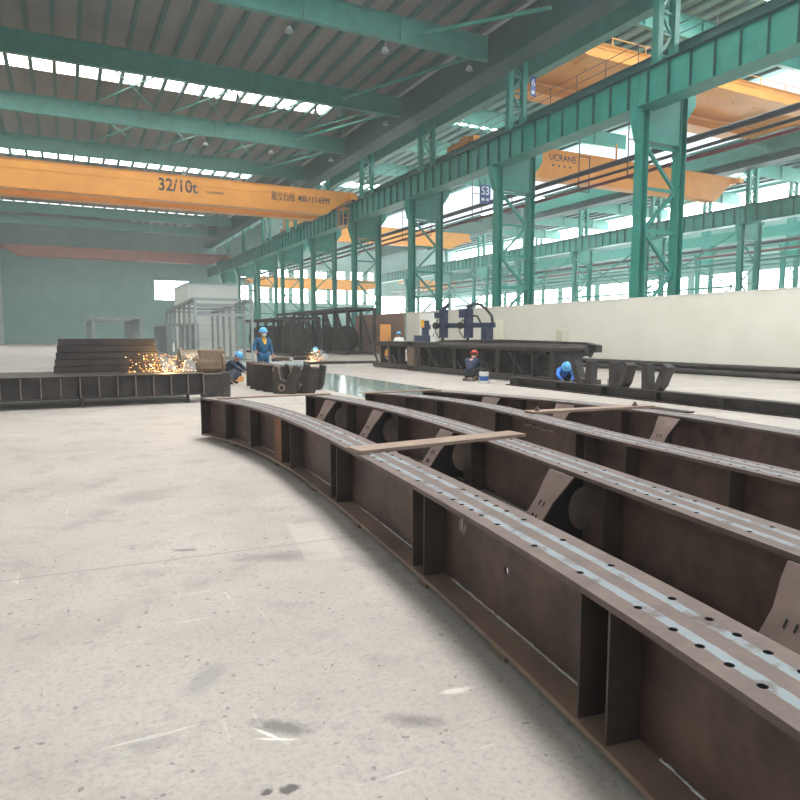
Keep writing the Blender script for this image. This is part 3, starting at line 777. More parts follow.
# loose flat bars across the girders
def flat_bar(label, a, b, w, th, z, holes=True, bolt=False):
    a = Vector((a[0], a[1], 0)); b = Vector((b[0], b[1], 0)); L_ = (b-a).length; an = math.atan2((b-a).y, (b-a).x)
    t = thing('flat_bar', label, 'steel bar', (a.x, a.y, z), an, 'loose flat bars across the girders')
    pl = MB().box(0, L_, -w/2, w/2, 0, th).build('bar_plate', M['plank'], t, bevel=.002)
    if holes: drill(pl, [((x, y, th/2), (0, 0, 1)) for x, y in ((.08, 0), (.2, .03), (L_-.1, 0))], .013, .04, M['black'])
    if bolt:
        for x in (L_-.25, .12):
            MB().lathe([(.035, th), (.035, th+.025), (.02, th+.025), (.02, th+.05)], (x, 0, 0), 6).build('bolt', M['brace'], t)
    return t
flat_bar('tan flat steel bar lying across the two foremost curved girders', (2.08, 4.98), (3.86, 5.14), .24, .03, ZT+.001)
flat_bar('tan flat steel bar with bolt heads lying across the two farthest curved girders', (5.05, 6.5), (6.95, 6.36), .2, .03, ZT+.001, True, True)
flat_bar('thin brown flat bar tying the far ends of the two foremost girders', (2.0, 10.08), (3.78, 10.06), .14, .02, ZT+.003, False)
flat_bar('thin dark flat bar tying the far ends of the two farthest girders', (4.3, 9.95), (5.75, 9.9), .14, .02, ZT+.003, False)

# ------------------------------------------------------------------ white wall, cabinets, brown sheet wall
ww = thing('partition_panel', 'long cream white partition wall standing in front of the lattice columns', 'partition', (23.5, 10, 0))
MB().box(0, .3, 0, 35.6, .42, 3.25).build('wall_sheet', M['white'], ww)
MB().box(-.02, .32, 0, 35.6, 3.25, 3.29).build('coping', M['offwhite'], ww)
for k in range(12): MB().box(.05, .25, .2+k*3.2, .4+k*3.2, 0, .42).build('foot', M['dark'], ww)
tag(MB().box(23.6, 23.75, 46.2, 56, 0, 3.3).build('sheet_wall', M['brown']), 'rusty brown sheet wall beyond the left end of the white partition', 'partition', None, 'thing')
for k, (z, x) in enumerate(((.12, 22.9), (.12, 22.6), (.34, 22.75))):
    tag(MB().tube([(x, 12, z), (x, 32, z)], .11, 12).build('steel_pipe', M['dark'], None, smooth=True), 'dark steel pipe lying along the foot of the white partition, %s' % ['back one', 'front one', 'top one'][k], 'pipe', 'pipes at the white wall', 'thing')

def cabinet(label, x, y, w, d, h, mat, rz, panel=True):
    t = thing('control_cabinet', label, 'cabinet', (x, y, 0), rz)
    MB().box(-w/2, w/2, -d/2, d/2, .08, h).build('cabinet_body', mat, t, bevel=.01)
    MB().box(-w/2+.03, w/2-.03, -d/2+.03, d/2-.03, 0, .08).build('plinth', M['black'], t)
    dr = MB().box(-w/2+.04, w/2-.04, -d/2-.02, -d/2, .16, h-.06).build('door', mat, t, bevel=.004)
    MB().box(w/2-.16, w/2-.11, -d/2-.05, -d/2-.02, h*.5, h*.5+.2).build('handle', M['black'], dr)
    if panel:
        MB().box(-w*.2, w*.2, -d/2-.03, -d/2-.02, h*.66, h*.76).build('display_panel', M['navy'], dr)
    return t
cab_w = cabinet('tall white control cabinet left of the navy welding machine', 20.2, 36.3, 1.0, .8, 2.9, M['offwhite'], -.5)
MB().box(-.06, .06, -.45, -.42, 1.55, 1.67).build('start_button', paint('green_button', srgb(70, 150, 80), srgb(80, 160, 90)), cab_w)
cabinet('beige cabinet behind the dark truss, right of the navy welding machine', 18.0, 25.6, .5, .45, 2.28, M['beige'], -.6, False)
cabinet('orange cabinet in front of the rusty brown sheet wall', 20.0, 42.0, .75, .6, 2.3, M['orange'], -.45, False)

# navy welding manipulator behind the dark truss
wm = thing('welding_machine', 'navy two-headed welding manipulator standing behind the dark truss', 'machine', (16.1, 25.6, 0), math.atan2(-3.2, 1.0))
# local +x runs along the boom towards the right of the photo
MB().box(.95, 1.7, -.45, .45, 0, .9).build('pedestal', M['navy'], wm, bevel=.02)
MB().box(1.2, 1.55, -.22, .22, .9, 1.9).build('upright', M['navy'], wm, bevel=.02)
MB().box(-1.75, 1.75, -.12, .12, 1.9, 2.12).build('boom', M['navy'], wm, bevel=.01)
for k, x in enumerate((-1.05, .45)):
    h = MB().box(x-.16, x+.16, -.3, -.02, 1.45, 2.75).build('welding_head', M['navy'], wm, bevel=.01)
    MB().box(x-.42, x+.05, -.36, -.06, 2.35, 2.72 if k else 2.62).build('wire_drive', M['navy'], h, bevel=.02)
    MB().bar((x, -.2, 2.72), (x+.35, -.2, 2.98), .1, .14).build('top_arm', M['navy'], h)
    MB().lathe([(.13, -.1), (.15, -.08), (.15, .08), (.13, .1)], (x-.25, -.42, 2.0), 14, 'y').build('wire_reel', M['black'], h, smooth=True)
    MB().tube([(x+.05, -.25, 1.45), (x+.02, -.3, 1.3), (x-.16, -.35, 1.12)], [.07, .06, .03], 8).build('torch', M['black'], h)
    MB().tube([(x-.3, -.2, 2.3), (x-.42, -.3, 2.05), (x-.35, -.34, 1.7), (x-.1, -.3, 1.4)], .025, 6).build('cable', M['black'], h)
MB().tube([(.3, -.1, 2.85), (.9, -.1, 2.95), (1.35, -.1, 2.75), (1.7, -.1, 2.4), (1.75, -.1, 2.1)], .06, 8).build('hose', M['black'], wm, smooth=True)
MB().tube([(.1, -.1, 2.2), (.5, -.1, 2.45), (.9, -.1, 2.4), (1.1, -.1, 2.1)], .045, 8).build('hose', M['black'], wm, smooth=True)
# small navy wire feeder by the white cabinet
wf = thing('wire_feeder', 'small navy machine with upright column left of the white cabinet', 'machine', (18.5, 33.9, 0), -.4)
MB().box(-.45, .45, -.4, .4, 0, 1.55).build('feeder_base', M['navy'], wf, bevel=.02)
MB().box(0, .4, -.2, .2, 1.55, 2.4).build('feeder_column', M['navy'], wf, bevel=.02)
MB().box(-.1, .1, -.3, -.1, 2.0, 2.45).build('feeder_box', M['ycollar'], wf)

# ------------------------------------------------------------------ long dark truss on the floor with C-shaped ribs
dt = thing('steel_truss', 'long low dark steel box truss with C-shaped ribs in front of the white partition', 'steel truss', (13.6, 15.1, 0))
TL = 14.9
for x in (.12, .72):
    MB().box(x-.12, x+.12, 0, TL, 1.06, 1.28).build('top_chord', M['dark'], dt, bevel=.01)
    MB().box(x-.12, x+.12, 0, TL, .04, .24).build('bottom_chord', M['dark'], dt, bevel=.01)
MB().tube([(.0, -.25, 1.16), (.0, TL*.55, 1.16)], .1, 12).build('edge_pipe', M['dark'], dt, smooth=True)
k = 0; y = .35
while y < TL-.2:
    if k % 3 == 1:
        MB().box(.02, .82, y-.12, y+.12, .24, 1.06).build('post', M['dark'], dt)
    else:
        mb = MB()
        mb.ring((0.52, y, .65), .5, .3, .05, 'y', 18, .9, 2*PI-.9)
        mb.box(.02, .24, y-.03, y+.03, .24, 1.06)
        mb.build('rib_plate', M['dark'], dt)
    y += .98; k += 1
for k in range(8):
    MB().bar((.12, .9+k*1.95, .26), (.12, 1.75+k*1.95, 1.04), .07, .09, (1, 0, 0)).build('diagonal', M['dark'], dt)
MB().box(.0, .3, TL-4.3, TL-3.7, 0, 1.29).build('splice_post', M['gearbrown'], dt, bevel=.01)
MB().prism([(0, 1.29), (9.6, 1.29), (9.2, 1.36), (5, 1.42), (.6, 1.36)], lambda u, v, q: (q, u, v), .55, .82).build('cover_strip', M['dark'], dt)
pg = thing('plate_girder', 'dark plate girder standing close behind the long dark truss', 'steel girder', (14.8, 17.0, 0))
MB().box(-.012, .012, 0, 11.5, .03, 1.0).build('web', M['dark'], pg)
MB().box(-.15, .15, 0, 11.5, 0, .03).build('bottom_flange', M['dark'], pg)
MB().box(-.15, .15, 0, 11.5, 1.0, 1.03).build('top_flange', M['dark'], pg)
for k in range(8): MB().box(-.14, -.013, .3+k*1.5, .32+k*1.5, .03, 1.0).build('stiffener', M['weba'], pg)
tag(MB().box(14.15, 14.42, 16.6, 16.9, 1.385, 1.75).build('junction_box', M['beige'], None, bevel=.015), 'small grey-beige box standing on top of the dark truss', 'box', None, 'thing')

bb = thing('base_beam', 'low dark steel beam on the floor in front of the dark truss', 'steel beam', (12.6, 7.0, 0))
MB().box(-.17, .17, 0, 10.2, 0, .03).build('bottom_flange', M['dark'], bb)
MB().box(-.012, .012, 0, 10.2, .03, .24).build('beam_web', M['dark'], bb)
MB().box(-.17, .17, 0, 10.2, .24, .27).build('top_flange', M['chrome'] if False else M['dark'], bb)
for k in range(6): MB().box(-.16, -.013, .6+k*1.8, .62+k*1.8, .03, .24).build('stiffener', M['dark'], bb)
def saddle(label, x, y, rz):
    t = thing('saddle_bracket', label, 'bracket', (x, y, .271), rz, 'leaning saddle brackets on the base beam')
    MB().prism([(-.2, 0), (.25, 0), (.34, .1), (.52, .56), (.36, .64), (.18, .16), (-.02, .12), (-.06, .62), (-.22, .62)], lambda u, v, q: (q, u, v), -.16, .13).build('saddle_plate', M['dark'], t, bevel=.008)
    MB().ring((-.17, .08, .07), .045, .035, .02, 'x', 14).build('eye_plate', M['gearbrown'], t)
saddle('dark V-shaped saddle bracket on the base beam beside the blue crouching worker', 12.62, 13.7, .1)
saddle('dark V-shaped saddle bracket at the end of the base beam nearest the camera', 12.62, 11.5, PI+.1)
saddle('dark V-shaped saddle bracket in the middle of the three on the base beam', 12.62, 12.6, PI-.1)
def bucket(label, x, y, m1, m2, r=.16, h=.36):
    t = thing('paint_bucket', label, 'bucket', (x, y, 0))
    b_ = MB().lathe([(r*.88, 0), (r, h), (r*1.06, h), (r*1.06, h+.02), (r*.93, h+.02), (r*.82, .03), (0, .03)], n=20).build('bucket_body', m1, t, smooth=True)
    MB().lathe([(r*.92+.002, h*.25), (r*.97+.003, h*.68)], n=20).build('paper_label', m2, t, smooth=True)
    MB().tube([(r*1.05*math.cos(a), 0, h-.02+r*.9*math.sin(a)) for a in [PI*k/10 for k in range(11)]], .005, 5).build('handle', M['chrome'], t)
bucket('blue and white paint bucket beside the worker in the red helmet', 12.2, 18.1, M['offwhite'], M['paintblue'])
bucket('yellow and grey bucket behind the V-shaped saddle bracket', 13.35, 13.5, M['chrome'], M['ytin'])
st = thing('low_stool', 'low plank stool under the worker in the red helmet', 'stool', (12.41, 19.3, 0), 2.2)
MB().box(-.2, .2, -.1, .1, .07, .1).build('stool_seat', M['plank'], st, bevel=.005)
for s in (-.18, .18): MB().box(s-.03, s+.03, -.09, .09, 0, .07).build('leg', M['wood'], st)
for k, (x, y, l) in enumerate(((10.9, 9.2, 1.4), (11.3, 9.9, 1.2))):
    tag(MB().box(-.15, .15, -l/2, l/2, 0, .03).build('loose_plate', M['dark'], None), 'flat dark steel plate lying on the floor beyond the girders, %s' % ['near one', 'far one'][k], 'steel plate', 'loose plates on the floor', 'thing').location = (x, y, 0)

# ------------------------------------------------------------------ dark box trusses farther back, grey primed truss, booth
def box_truss(label, x0, x1, y0, y1, z, mat, step, rings=0, th=.16, slope=0., cross=True, group=None, double=False):
    t = thing('box_truss', label, 'steel truss', (0, 0, 0), 0, group)
    zt = lambda y: z+slope*(y-y0)
    for x in (x0, x1):
        MB().bar((x, y0, zt(y0)), (x, y1, zt(y1)), th*1.2, th*1.2).build('top_chord', mat, t)
        MB().bar((x, y0, .14), (x, y1, .14), th*1.2, th*1.2).build('bottom_chord', mat, t)
        n = max(2, int(round((y1-y0)/step)))
        for k in range(n+1):
            y = y0+(y1-y0)*k/n
            MB().bar((x, y, .14), (x, y, zt(y)), th, th*.8).build('post', mat, t)
            if k < n and double:
                MB().bar((x, y, .2), (x, y+(y1-y0)/n, zt(y)-.1), th*.7, th*.7, (1, 0, 0)).build('diagonal', mat, t)
    if cross:
        for k in range(0, n+1, 2):
            y = y0+(y1-y0)*k/n
            MB().bar((x0, y, zt(y)), (x1, y, zt(y)), th*.8, th*.8).build('cross_beam', mat, t)
            MB().bar((x0, y, .14), (x1, y, .14), th*.8, th*.8).build('cross_beam', mat, t)
    for k in range(rings):
        y = y0+(y1-y0)*(k+.7)/(rings+.3)
        MB().ring(((x0+x1)/2, y, 1.25), 1.1, .55, .08, 'y', 22).build('ring_frame', mat, t)
        MB().lathe([(0, -.03), (.56, -.03), (.56, .03), (0, .03)], ((x0+x1)/2, y, 1.25), 20, 'y').build('ring_disc', M['dark'], t)
    return t
tr = box_truss('tall grey primed box truss with open near end behind the sparks', 6.1, 9.1, 36, 47, 3.45, M['grey'], 1.7, 0, .14, -.03)
MB().bar((6.1, 36, 3.1), (9.1, 40, 3.25), .1, .1).build('brace', M['grey'], tr)
MB().bar((6.1, 40, 3.1), (9.1, 36, 2.9), .1, .1).build('brace', M['grey'], tr)
MB().bar((6.1, 36, 2.65), (9.1, 36, 2.65), .14, .14).build('cross_beam', M['grey'], tr)
tb = box_truss('lower pale grey truss half hidden between the tall grey one and the booth', 6.6, 8.6, 50, 58, 2.3, M['grey'], 1.2, 0, .18)
td = box_truss('pale grey truss at the far left beyond the grey block machine', 1.5, 4.2, 44, 56, 2.6, M['grey'], 1.4, 0, .18)
box_truss('dark steel box truss with round frames behind the standing worker', 14.2, 16.2, 45, 59, 2.75, M['dark'], 2.3, 4, .17, 0., True, None, False)
t2 = box_truss('taller dark lattice box truss standing right of the worker at the sparks', 19.6, 21.9, 48, 67, 3.6, M['dark'], 2.7, 4, .2, 0., True, None, True)
MB().box(19.5, 22.0, 48, 67, 3.62, 3.72).build('deck_plate', M['dark'], t2)
bt = thing('sheet_booth', 'tall plain grey sheet-clad booth behind the grey primed truss', 'booth', (9.6, 60, 0))
MB().box(0, 4.3, 0, 8, 0, 6.0).build('booth_shell', M['booth'], bt)
MB().box(-.05, 4.35, -.05, 8.05, 6.0, 6.1).build('roof_edge', M['siding'], bt)
for k in range(4): MB().box(.0, 4.3, -.03, -.001, 1.2+k*1.2, 1.23+k*1.2).build('sheet_seam', M['siding'], bt)
# low grey shelter at far right of it
tag(MB().box(16.5, 25, 74, 80, 0, 3.3).build('site_office', M['siding'], None), 'low pale box office far back under the runway beam', 'office', None, 'thing')

# ------------------------------------------------------------------ work bench on the left with beam, plates, drum, sparks
wbn = thing('welding_bench', 'heavy dark steel work bench carrying the grinding sparks at the left', 'work bench', (2.85, 16.0, 0))
MB().box(-7, 0, 0, .25, .66, .69).build('top_flange', M['dark'], wbn)
MB().box(-7, 0, .11, .14, .22, .66).build('beam_web', M['dark'], wbn)
MB().box(-7, 0, 0, .25, .19, .22).build('bottom_flange', M['dark'], wbn)
for k in range(18): MB().box(-.35-k*.38, -.33-k*.38, .0, .109, .22, .66).build('stiffener', M['edge'], wbn)
MB().box(0, .02, -.02, .27, .17, .7).build('end_plate', M['edge'], wbn)
for x in (-.35, -2.6, -5): MB().box(x-.03, x+.03, .05, .2, 0, .19).build('leg', M['dark'], wbn)
MB().box(-7, 0, .3, 2.6, .6, .68).build('table_top', M['dark'], wbn)
for x in (-6.5, -.2):
    MB().box(x-.06, x+.06, 2.3, 2.5, 0, .6).build('leg', M['dark'], wbn)
eb = thing('end_box', 'dark square steel box with a round hole at the end of the work bench', 'steel box', (2.9, 16.35, .0))
bx = MB().box(.02, .5, 0, .5, .0, .64).build('box_shell', M['dark'], eb, bevel=.006)
drill(bx, [((.26, 0, .38), (0, 1, 0))], .1, .12, M['black'])
MB().box(.48, .68, .1, .5, 0, .66).build('side_plate', M['weba'], eb)
dr = thing('gear_drum', 'oily brown steel drum with round flange behind the work bench', 'drum', (3.38, 19.2, 0))
MB().lathe([(.3, -.62), (.42, -.6), (.42, -.52), (.36, -.5), (.36, .5), (.42, .52), (.42, .6), (.3, .62)], (0, 0, .82), 28, 'x').build('drum_shell', M['gearbrown'], dr, smooth=True)
MB().box(-.1, .62, -.35, .35, .62, 1.18).build('gear_housing', M['gearbrown'], dr, bevel=.03)
MB().box(-.5, .6, -.4, .4, 0, .42).build('cradle', M['dark'], dr)
MB().ring((-.64, 0, .82), .26, .1, .03, 'x', 22).build('bearing_ring', M['edge'], dr)
blk = thing('plate_stack', 'dark block of stacked steel plates on the work bench at the far left', 'steel plates', (1.6, 18.1, .681))
for k in range(5): MB().box(-1.9+.03*k, .55-.04*k, -.35, .35, k*.165, k*.165+.155).build('steel_plate', M['dark'], blk)
cp = thing('clamp_block', 'small pale steel clamp lying on the bench in the sparks', 'clamp', (2.72, 17.2, .681))
MB().prism([(-.16, 0), (.16, 0), (.14, .2), (.06, .3), (-.1, .26)], lambda u, v, q: (u, q, v), -.1, .1).build('clamp_body', M['chrome'], cp, bevel=.01)
MB().tube([(0, 0, .2), (.1, -.05, .36)], .02, 8).build('screw', M['chrome'], cp)
def sparks(label, c, n, sx, sy, sz, seedn, size):
    rd = random.Random(seedn)
    for nm, m, frac in (('sparks', M['spark'], .75),):
        mb = MB()
        for k in range(n):
            a = rd.uniform(0, 2*PI); r = rd.random()**.8
            p = Vector(c)+Vector((sx*r*math.cos(a), sy*r*math.sin(a), sz*(rd.random()**2.2)))
            d = Vector((rd.uniform(-1, 1), rd.uniform(-.6, .6), rd.uniform(-.1, .9))).normalized()*rd.uniform(.5, 2.2)*size
            mb.tube([p, p+d], [size*.32, size*.1], 5)
        o = mb.build(nm, m); o.data.materials.append(M['sparkw'])
        for i, p in enumerate(o.data.polygons):
            if (i//7) % 5 == 0: p.material_index = 1
        tag(o, label, 'sparks', None, 'stuff')
sparks('orange grinding sparks spraying over the work bench at the left', (2.1, 17.1, .70), 230, .85, .35, .42, 4, .015)
sparks('orange cutting sparks beside the crouched worker far back', (12.25, 35.2, .05), 130, .38, .25, .6, 5, .016)
for loc, e in (((2.2, 17.0, 1.0), 60), ((12.2, 35.0, .5), 60)):
    L_ = bpy.data.lights.new('spark_light', 'POINT'); L_.energy = e; L_.color = (1, .6, .25); L_.shadow_soft_size = .15
    lo = bpy.data.objects.new('spark_light', L_); lo.location = loc; col.objects.link(lo)

# standing bracket plates in front of the standing worker
PROF = {
    'slab': [(-.5, 0), (.5, 0), (.5, .8), (.42, .86), (-.5, .86)],
    'horn': [(-.5, 0), (.3, 0), (.42, .1), (.5, .82), (.3, .88), (.16, .5), (0, .36), (-.2, .44), (-.3, .8), (-.46, .88), (-.55, .7)],
    'vee': [(-.45, 0), (.42, 0), (.55, .2), (.62, .78), (.42, .84), (.2, .3), (-.05, .22), (-.25, .3), (-.5, .62), (-.62, .5)],
}
def gusset_plate(label, x, y, rz, prof, th, tilt=0., hole=True, k=.72):
    t = thing('bracket_casting', label, 'bracket', (x, y, 0), rz, 'standing bracket plates')
    p = MB().prism(PROF[prof], lambda u, v, q: (u*k, q+v*tilt, v*.88), -th/2, th/2).build('bracket_web', M['dark'], t, bevel=.008)
    if hole:
        MB().ring((-.1, -th/2-.015, .17), .1, .06, .03, 'y', 18).build('boss_ring', M['edge'], t)
        MB().lathe([(0, -.004), (.06, -.004), (.06, .004), (0, .004)], (-.1, -th/2-.006, .17), 16, 'y').build('bore', M['black'], t)
    rim = PROF[prof][-4:]
    MB().tube([(u*k, -th/2+v*tilt, v*.88) for u, v in rim], .018, 6).build('weld_bead', M['edge'], t)
specs = [('slab', 5.25, 20.3, -1.0, .2, 'leftmost thick dark bracket slab of the standing stack', False),
         ('slab', 5.12, 19.15, -.55, .16, 'dark bracket slab second from the left of the standing stack', False),
         ('slab', 5.1, 18.55, -.75, .16, 'dark bracket slab third from the left of the standing stack', False),
         ('slab', 5.14, 18.0, -1.1, .22, 'dark bracket slab left of the horned brackets in the standing stack', False),
         ('horn', 5.28, 17.3, -.75, .2, 'foremost horned dark bracket with a round bore in the standing stack', True),
         ('horn', 5.9, 18.3, -.6, .18, 'horned dark bracket behind the foremost one in the standing stack', True),
         ('vee', 5.72, 17.25, -.95, .24, 'rightmost V-shaped dark bracket with a round bore in the standing stack', True),
         ('vee', 6.32, 18.35, -.7, .2, 'V-shaped dark bracket at the back right of the standing stack', False)]
for pr, x, y, rz, th, lab, h in specs: gusset_plate(lab, x, y, rz, pr, th, .06 if pr != 'slab' else 0, h)
# dark plates on the floor by the far sparks
for k, (x, y, w, l, h) in enumerate(((12.6, 34.2, 2.2, 1.0, .14), (14.8, 34.2, 1.8, .9, .12), (16.6, 33.0, 1.6, 1.0, .1))):
    t = MB().box(-w/2, w/2, -l/2, l/2, 0, h).build('floor_plate', M['dark'], None, bevel=.01)
    tag(t, 'dark steel plate pack on the floor by the far sparks, %s from the left' % ORD[k], 'steel plate', 'plate packs by the far sparks', 'thing').location = (x, y, 0)
for k, (x, y) in enumerate(((11.4, 38.5), (13.2, 40.), (10.2, 33.5))):
    t = thing('steel_block', 'low dark steel rest block on the floor near the far sparks, %s' % ['left one', 'back one', 'front one'][k], 'steel block', (x, y, 0), .3*k, 'rest blocks near the far sparks')
    MB().box(-.5, .5, -.2, .2, 0, .2).build('block_body', M['dark'], t, bevel=.01); MB().box(-.4, .4, -.1, .1, .2, .26).build('rest_bar', M['gearbrown'], t)
tag(MB().tube([(5.2, 24.5, .4), (8.2, 24.8, .42)], .16, 14).build('steel_tube', M['grey'], None, smooth=True), 'pale grey tube lying on trestles behind the crouching navy worker', 'pipe', None, 'thing')
for k, x in enumerate((5.5, 7.9)):
    t = thing('trestle', 'small dark trestle under the pale grey tube, %s one' % ['left', 'right'][k], 'trestle', (x, 24.62, 0))
    MB().box(-.3, .3, -.05, .05, .19, .235).build('trestle_bar', M['dark'], t)
    for s in (-.24, .24): MB().box(s-.03, s+.03, -.05, .05, 0, .19).build('leg', M['dark'], t)
t = thing('tool_case', 'small orange case beside the standing worker', 'case', (5.05, 22.6, 0), .3)
MB().box(-.3, .3, -.14, .14, 0, .16).build('case_shell', M['orange'], t, bevel=.02); MB().tube([(-.09, 0, .16), (-.07, 0, .2), (.07, 0, .2), (.09, 0, .16)], .012, 6).build('handle', M['black'], t)

# ------------------------------------------------------------------ people
def skin_mesh(name, joints, edges, rad, mat, parent, sub=2):
    names = list(joints); idx = {n: k for k, n in enumerate(names)}
    me = bpy.data.meshes.new(name); me.from_pydata([tuple(joints[n]) for n in names], [(idx[a], idx[b]) for a, b in edges if a in idx and b in idx], [])
    o = bpy.data.objects.new(name, me); col.objects.link(o)
    o.modifiers.new('s', 'SKIN')
    sv = me.skin_vertices[0].data
    for n in names:
        r = rad[n]; sv[idx[n]].radius = (r, r) if not isinstance(r, tuple) else r
    root = 'pelvis' if 'pelvis' in idx else names[0]
    for n in names: sv[idx[n]].use_root = (n == root)
    s = o.modifiers.new('u', 'SUBSURF'); s.levels = sub; s.render_levels = sub
    dg = bpy.context.evaluated_depsgraph_get()
    m2 = bpy.data.meshes.new_from_object(o.evaluated_get(dg), depsgraph=dg)
    o.modifiers.clear(); o.data = m2; m2.materials.clear(); m2.materials.append(mat)
    for p in m2.polygons: p.use_smooth = True
    o.parent = parent
    return o
BODY_R = {'pelvis': .125, 'waist': .115, 'chest': .14, 'neckb': .06, 'neck': .052, 'jaw': .078, 'head': .098, 'crown': .07, 'nose': .018}
for s in 'lr':
    BODY_R.update({'hip'+s: .092, 'knee'+s: .06, 'ankle'+s: .042, 'toe'+s: .032, 'heel'+s: .04, 'shoulder'+s: .062, 'elbow'+s: .043, 'wrist'+s: .028, 'palm'+s: .032})
    for f in range(4): BODY_R.update({'fa%d%s' % (f, s): .0105, 'fb%d%s' % (f, s): .0095, 'fc%d%s' % (f, s): .008})
    BODY_R.update({'ta'+s: .012, 'tb'+s: .0095})
def person(label, loc, rz, pose, cloth, hel, trousers=None, mask=False, collar=None, glove=False, sc_=1.):
    J = {k: Vector(v) for k, v in pose.items()}
    t = thing('person', label, 'person', loc, rz)
    t.scale = (sc_, sc_, sc_)
    J['neckb'] = J['chest']+(J['neck']-J['chest'])*.55
    up = (J['head']-J['neck']).normalized(); f = J['face'].normalized()
    del J['face']
    J['jaw'] = J['neck']+up*.07+f*.03; J['head'] = J['neck']+up*.15+f*.01; J['crown'] = J['neck']+up*.215
    J['nose'] = J['head']-up*.035+f*.115
    E = [('pelvis', 'waist'), ('waist', 'chest'), ('chest', 'neckb'), ('neckb', 'neck'), ('neck', 'jaw'), ('jaw', 'head'), ('head', 'crown'), ('head', 'nose')]
    side = (J['shoulderr']-J['shoulderl']).normalized()
    for s in 'lr':
        E += [('pelvis', 'hip'+s), ('hip'+s, 'knee'+s), ('knee'+s, 'ankle'+s), ('ankle'+s, 'toe'+s), ('chest', 'shoulder'+s), ('shoulder'+s, 'elbow'+s), ('elbow'+s, 'wrist'+s), ('wrist'+s, 'palm'+s)]
        d = (J['wrist'+s]-J['elbow'+s]).normalized(); J['palm'+s] = J['wrist'+s]+d*.07
        sd = side*(1 if s == 'r' else -1); fw = (Vector((0, -1, 0))-d*d.dot(Vector((0, -1, 0))))
        fw = fw.normalized() if fw.length > .1 else Vector((0, 0, -1)); inn = -sd
        for k in range(4):
            b = J['palm'+s]+fw*(.03-.02*k)*1.1+d*.015; ln = (.85, 1., .93, .72)[k]
            J['fa%d%s' % (k, s)] = b+d*.02; J['fb%d%s' % (k, s)] = b+d*.05*ln+inn*.006; J['fc%d%s' % (k, s)] = b+d*.08*ln+inn*.03
            E += [('palm'+s, 'fa%d%s' % (k, s)), ('fa%d%s' % (k, s), 'fb%d%s' % (k, s)), ('fb%d%s' % (k, s), 'fc%d%s' % (k, s))]
        J['ta'+s] = J['wrist'+s]+d*.035+fw*.035+inn*.01; J['tb'+s] = J['wrist'+s]+d*.075+fw*.05+inn*.025
        E += [('wrist'+s, 'ta'+s), ('ta'+s, 'tb'+s)]
    skin_mesh('body', J, E, BODY_R, M['skin'], t)
    # clothes: jacket and trousers follow the same joints a little outside the body
    jk = {k: J[k] for k in ('waist', 'chest', 'neckb', 'shoulderl', 'shoulderr', 'elbowl', 'elbowr')}
    jk['neckb'] = J['chest']+(J['neck']-J['chest'])*.78
    jk['pelvis'] = J['pelvis']-(J['waist']-J['pelvis'])*.15
    R = {k: BODY_R[k]*1.2+.012 for k in BODY_R}; R['neckb'] = .088; R['chest'] = .2; R['waist'] = .165; R['pelvis'] = .168
    for s in 'lr':
        jk['cuff'+s] = J['elbow'+s]+(J['wrist'+s]-J['elbow'+s])*.95; R['cuff'+s] = .046; R['elbow'+s] = .062; R['shoulder'+s] = .082
    skin_mesh('jacket', jk, [('pelvis', 'waist'), ('waist', 'chest'), ('chest', 'neckb')]+[e for s in 'lr' for e in (('chest', 'shoulder'+s), ('shoulder'+s, 'elbow'+s), ('elbow'+s, 'cuff'+s))], R, cloth, t)
    tj = {k: J[k] for k in ('pelvis', 'hipl', 'hipr', 'kneel', 'kneer')}; R['pelvis'] = .155
    for s in 'lr': tj['hem'+s] = J['knee'+s]+(J['ankle'+s]-J['knee'+s])*.93; R['hem'+s] = .066; R['knee'+s] = .082; R['hip'+s] = .115
    skin_mesh('trousers', tj, [('pelvis', 'hipl'), ('pelvis', 'hipr')]+[e for s in 'lr' for e in (('hip'+s, 'knee'+s), ('knee'+s, 'hem'+s))], R, trousers or cloth, t)
    for s in 'lr':
        skin_mesh('boot', {'pelvis': J['ankle'+s]+Vector((0, 0, .05)), 'a': J['ankle'+s]-Vector((0, 0, .03)), 'b': J['toe'+s]}, [('pelvis', 'a'), ('a', 'b')], {'pelvis': .055, 'a': .055, 'b': .045}, M['black'], t, 1)
        if glove:
            d = (J['wrist'+s]-J['elbow'+s]).normalized()
            skin_mesh('glove', {'pelvis': J['wrist'+s]-d*.05, 'a': J['palm'+s]}, [('pelvis', 'a')], {'pelvis': .048, 'a': .042}, M['glove'], t, 1)
    # helmet: shell with brim
    q = up.to_track_quat('Z', 'Y').to_matrix().to_4x4()
    h = MB().lathe([(.128, .0), (.126, .02), (.12, .06), (.1, .1), (.065, .13), (.0, .142)], n=22, sx=.94, sy=1.08).build('helmet', hel, t, smooth=True)
    h.matrix_local = Matrix.Translation(J['head']+up*.025) @ q
    br = MB().ring((0, -.012, .006), .15, .115, .01, 'z', 24).build('brim', hel, h)
    for s in (-1, 1):
        e = MB().lathe([(0, -.014), (.01, -.008), (.013, 0), (.01, .008), (0, .014)], tuple(J['head']+f*.085+side*.036*s+up*.0), 10).build('eye', M['ink'], t, smooth=True)
        MB().lathe([(0, -.034), (.014, -.022), (.018, 0), (.014, .022), (0, .034)], tuple(J['head']+side*.1*s-up*.02), 10).build('ear', M['skin'], t, smooth=True)
    MB().ring(tuple(J['head']+up*.005), .108, .085, .07, 'z', 20, .2, PI-.2).build('hair', M['hair'], t)
    MB().bar(J['head']-up*.075+f*.094-side*.025, J['head']-up*.075+f*.094+side*.025, .012, .012).build('mouth', M['redhelmet'], t)
    if mask:
        MB().lathe([(0, -.06), (.05, -.05), (.068, 0), (.06, .04), (0, .055)], tuple(J['jaw']+f*.058+up*.02), 14).build('face_mask', M['whitecloth'], t, smooth=True)
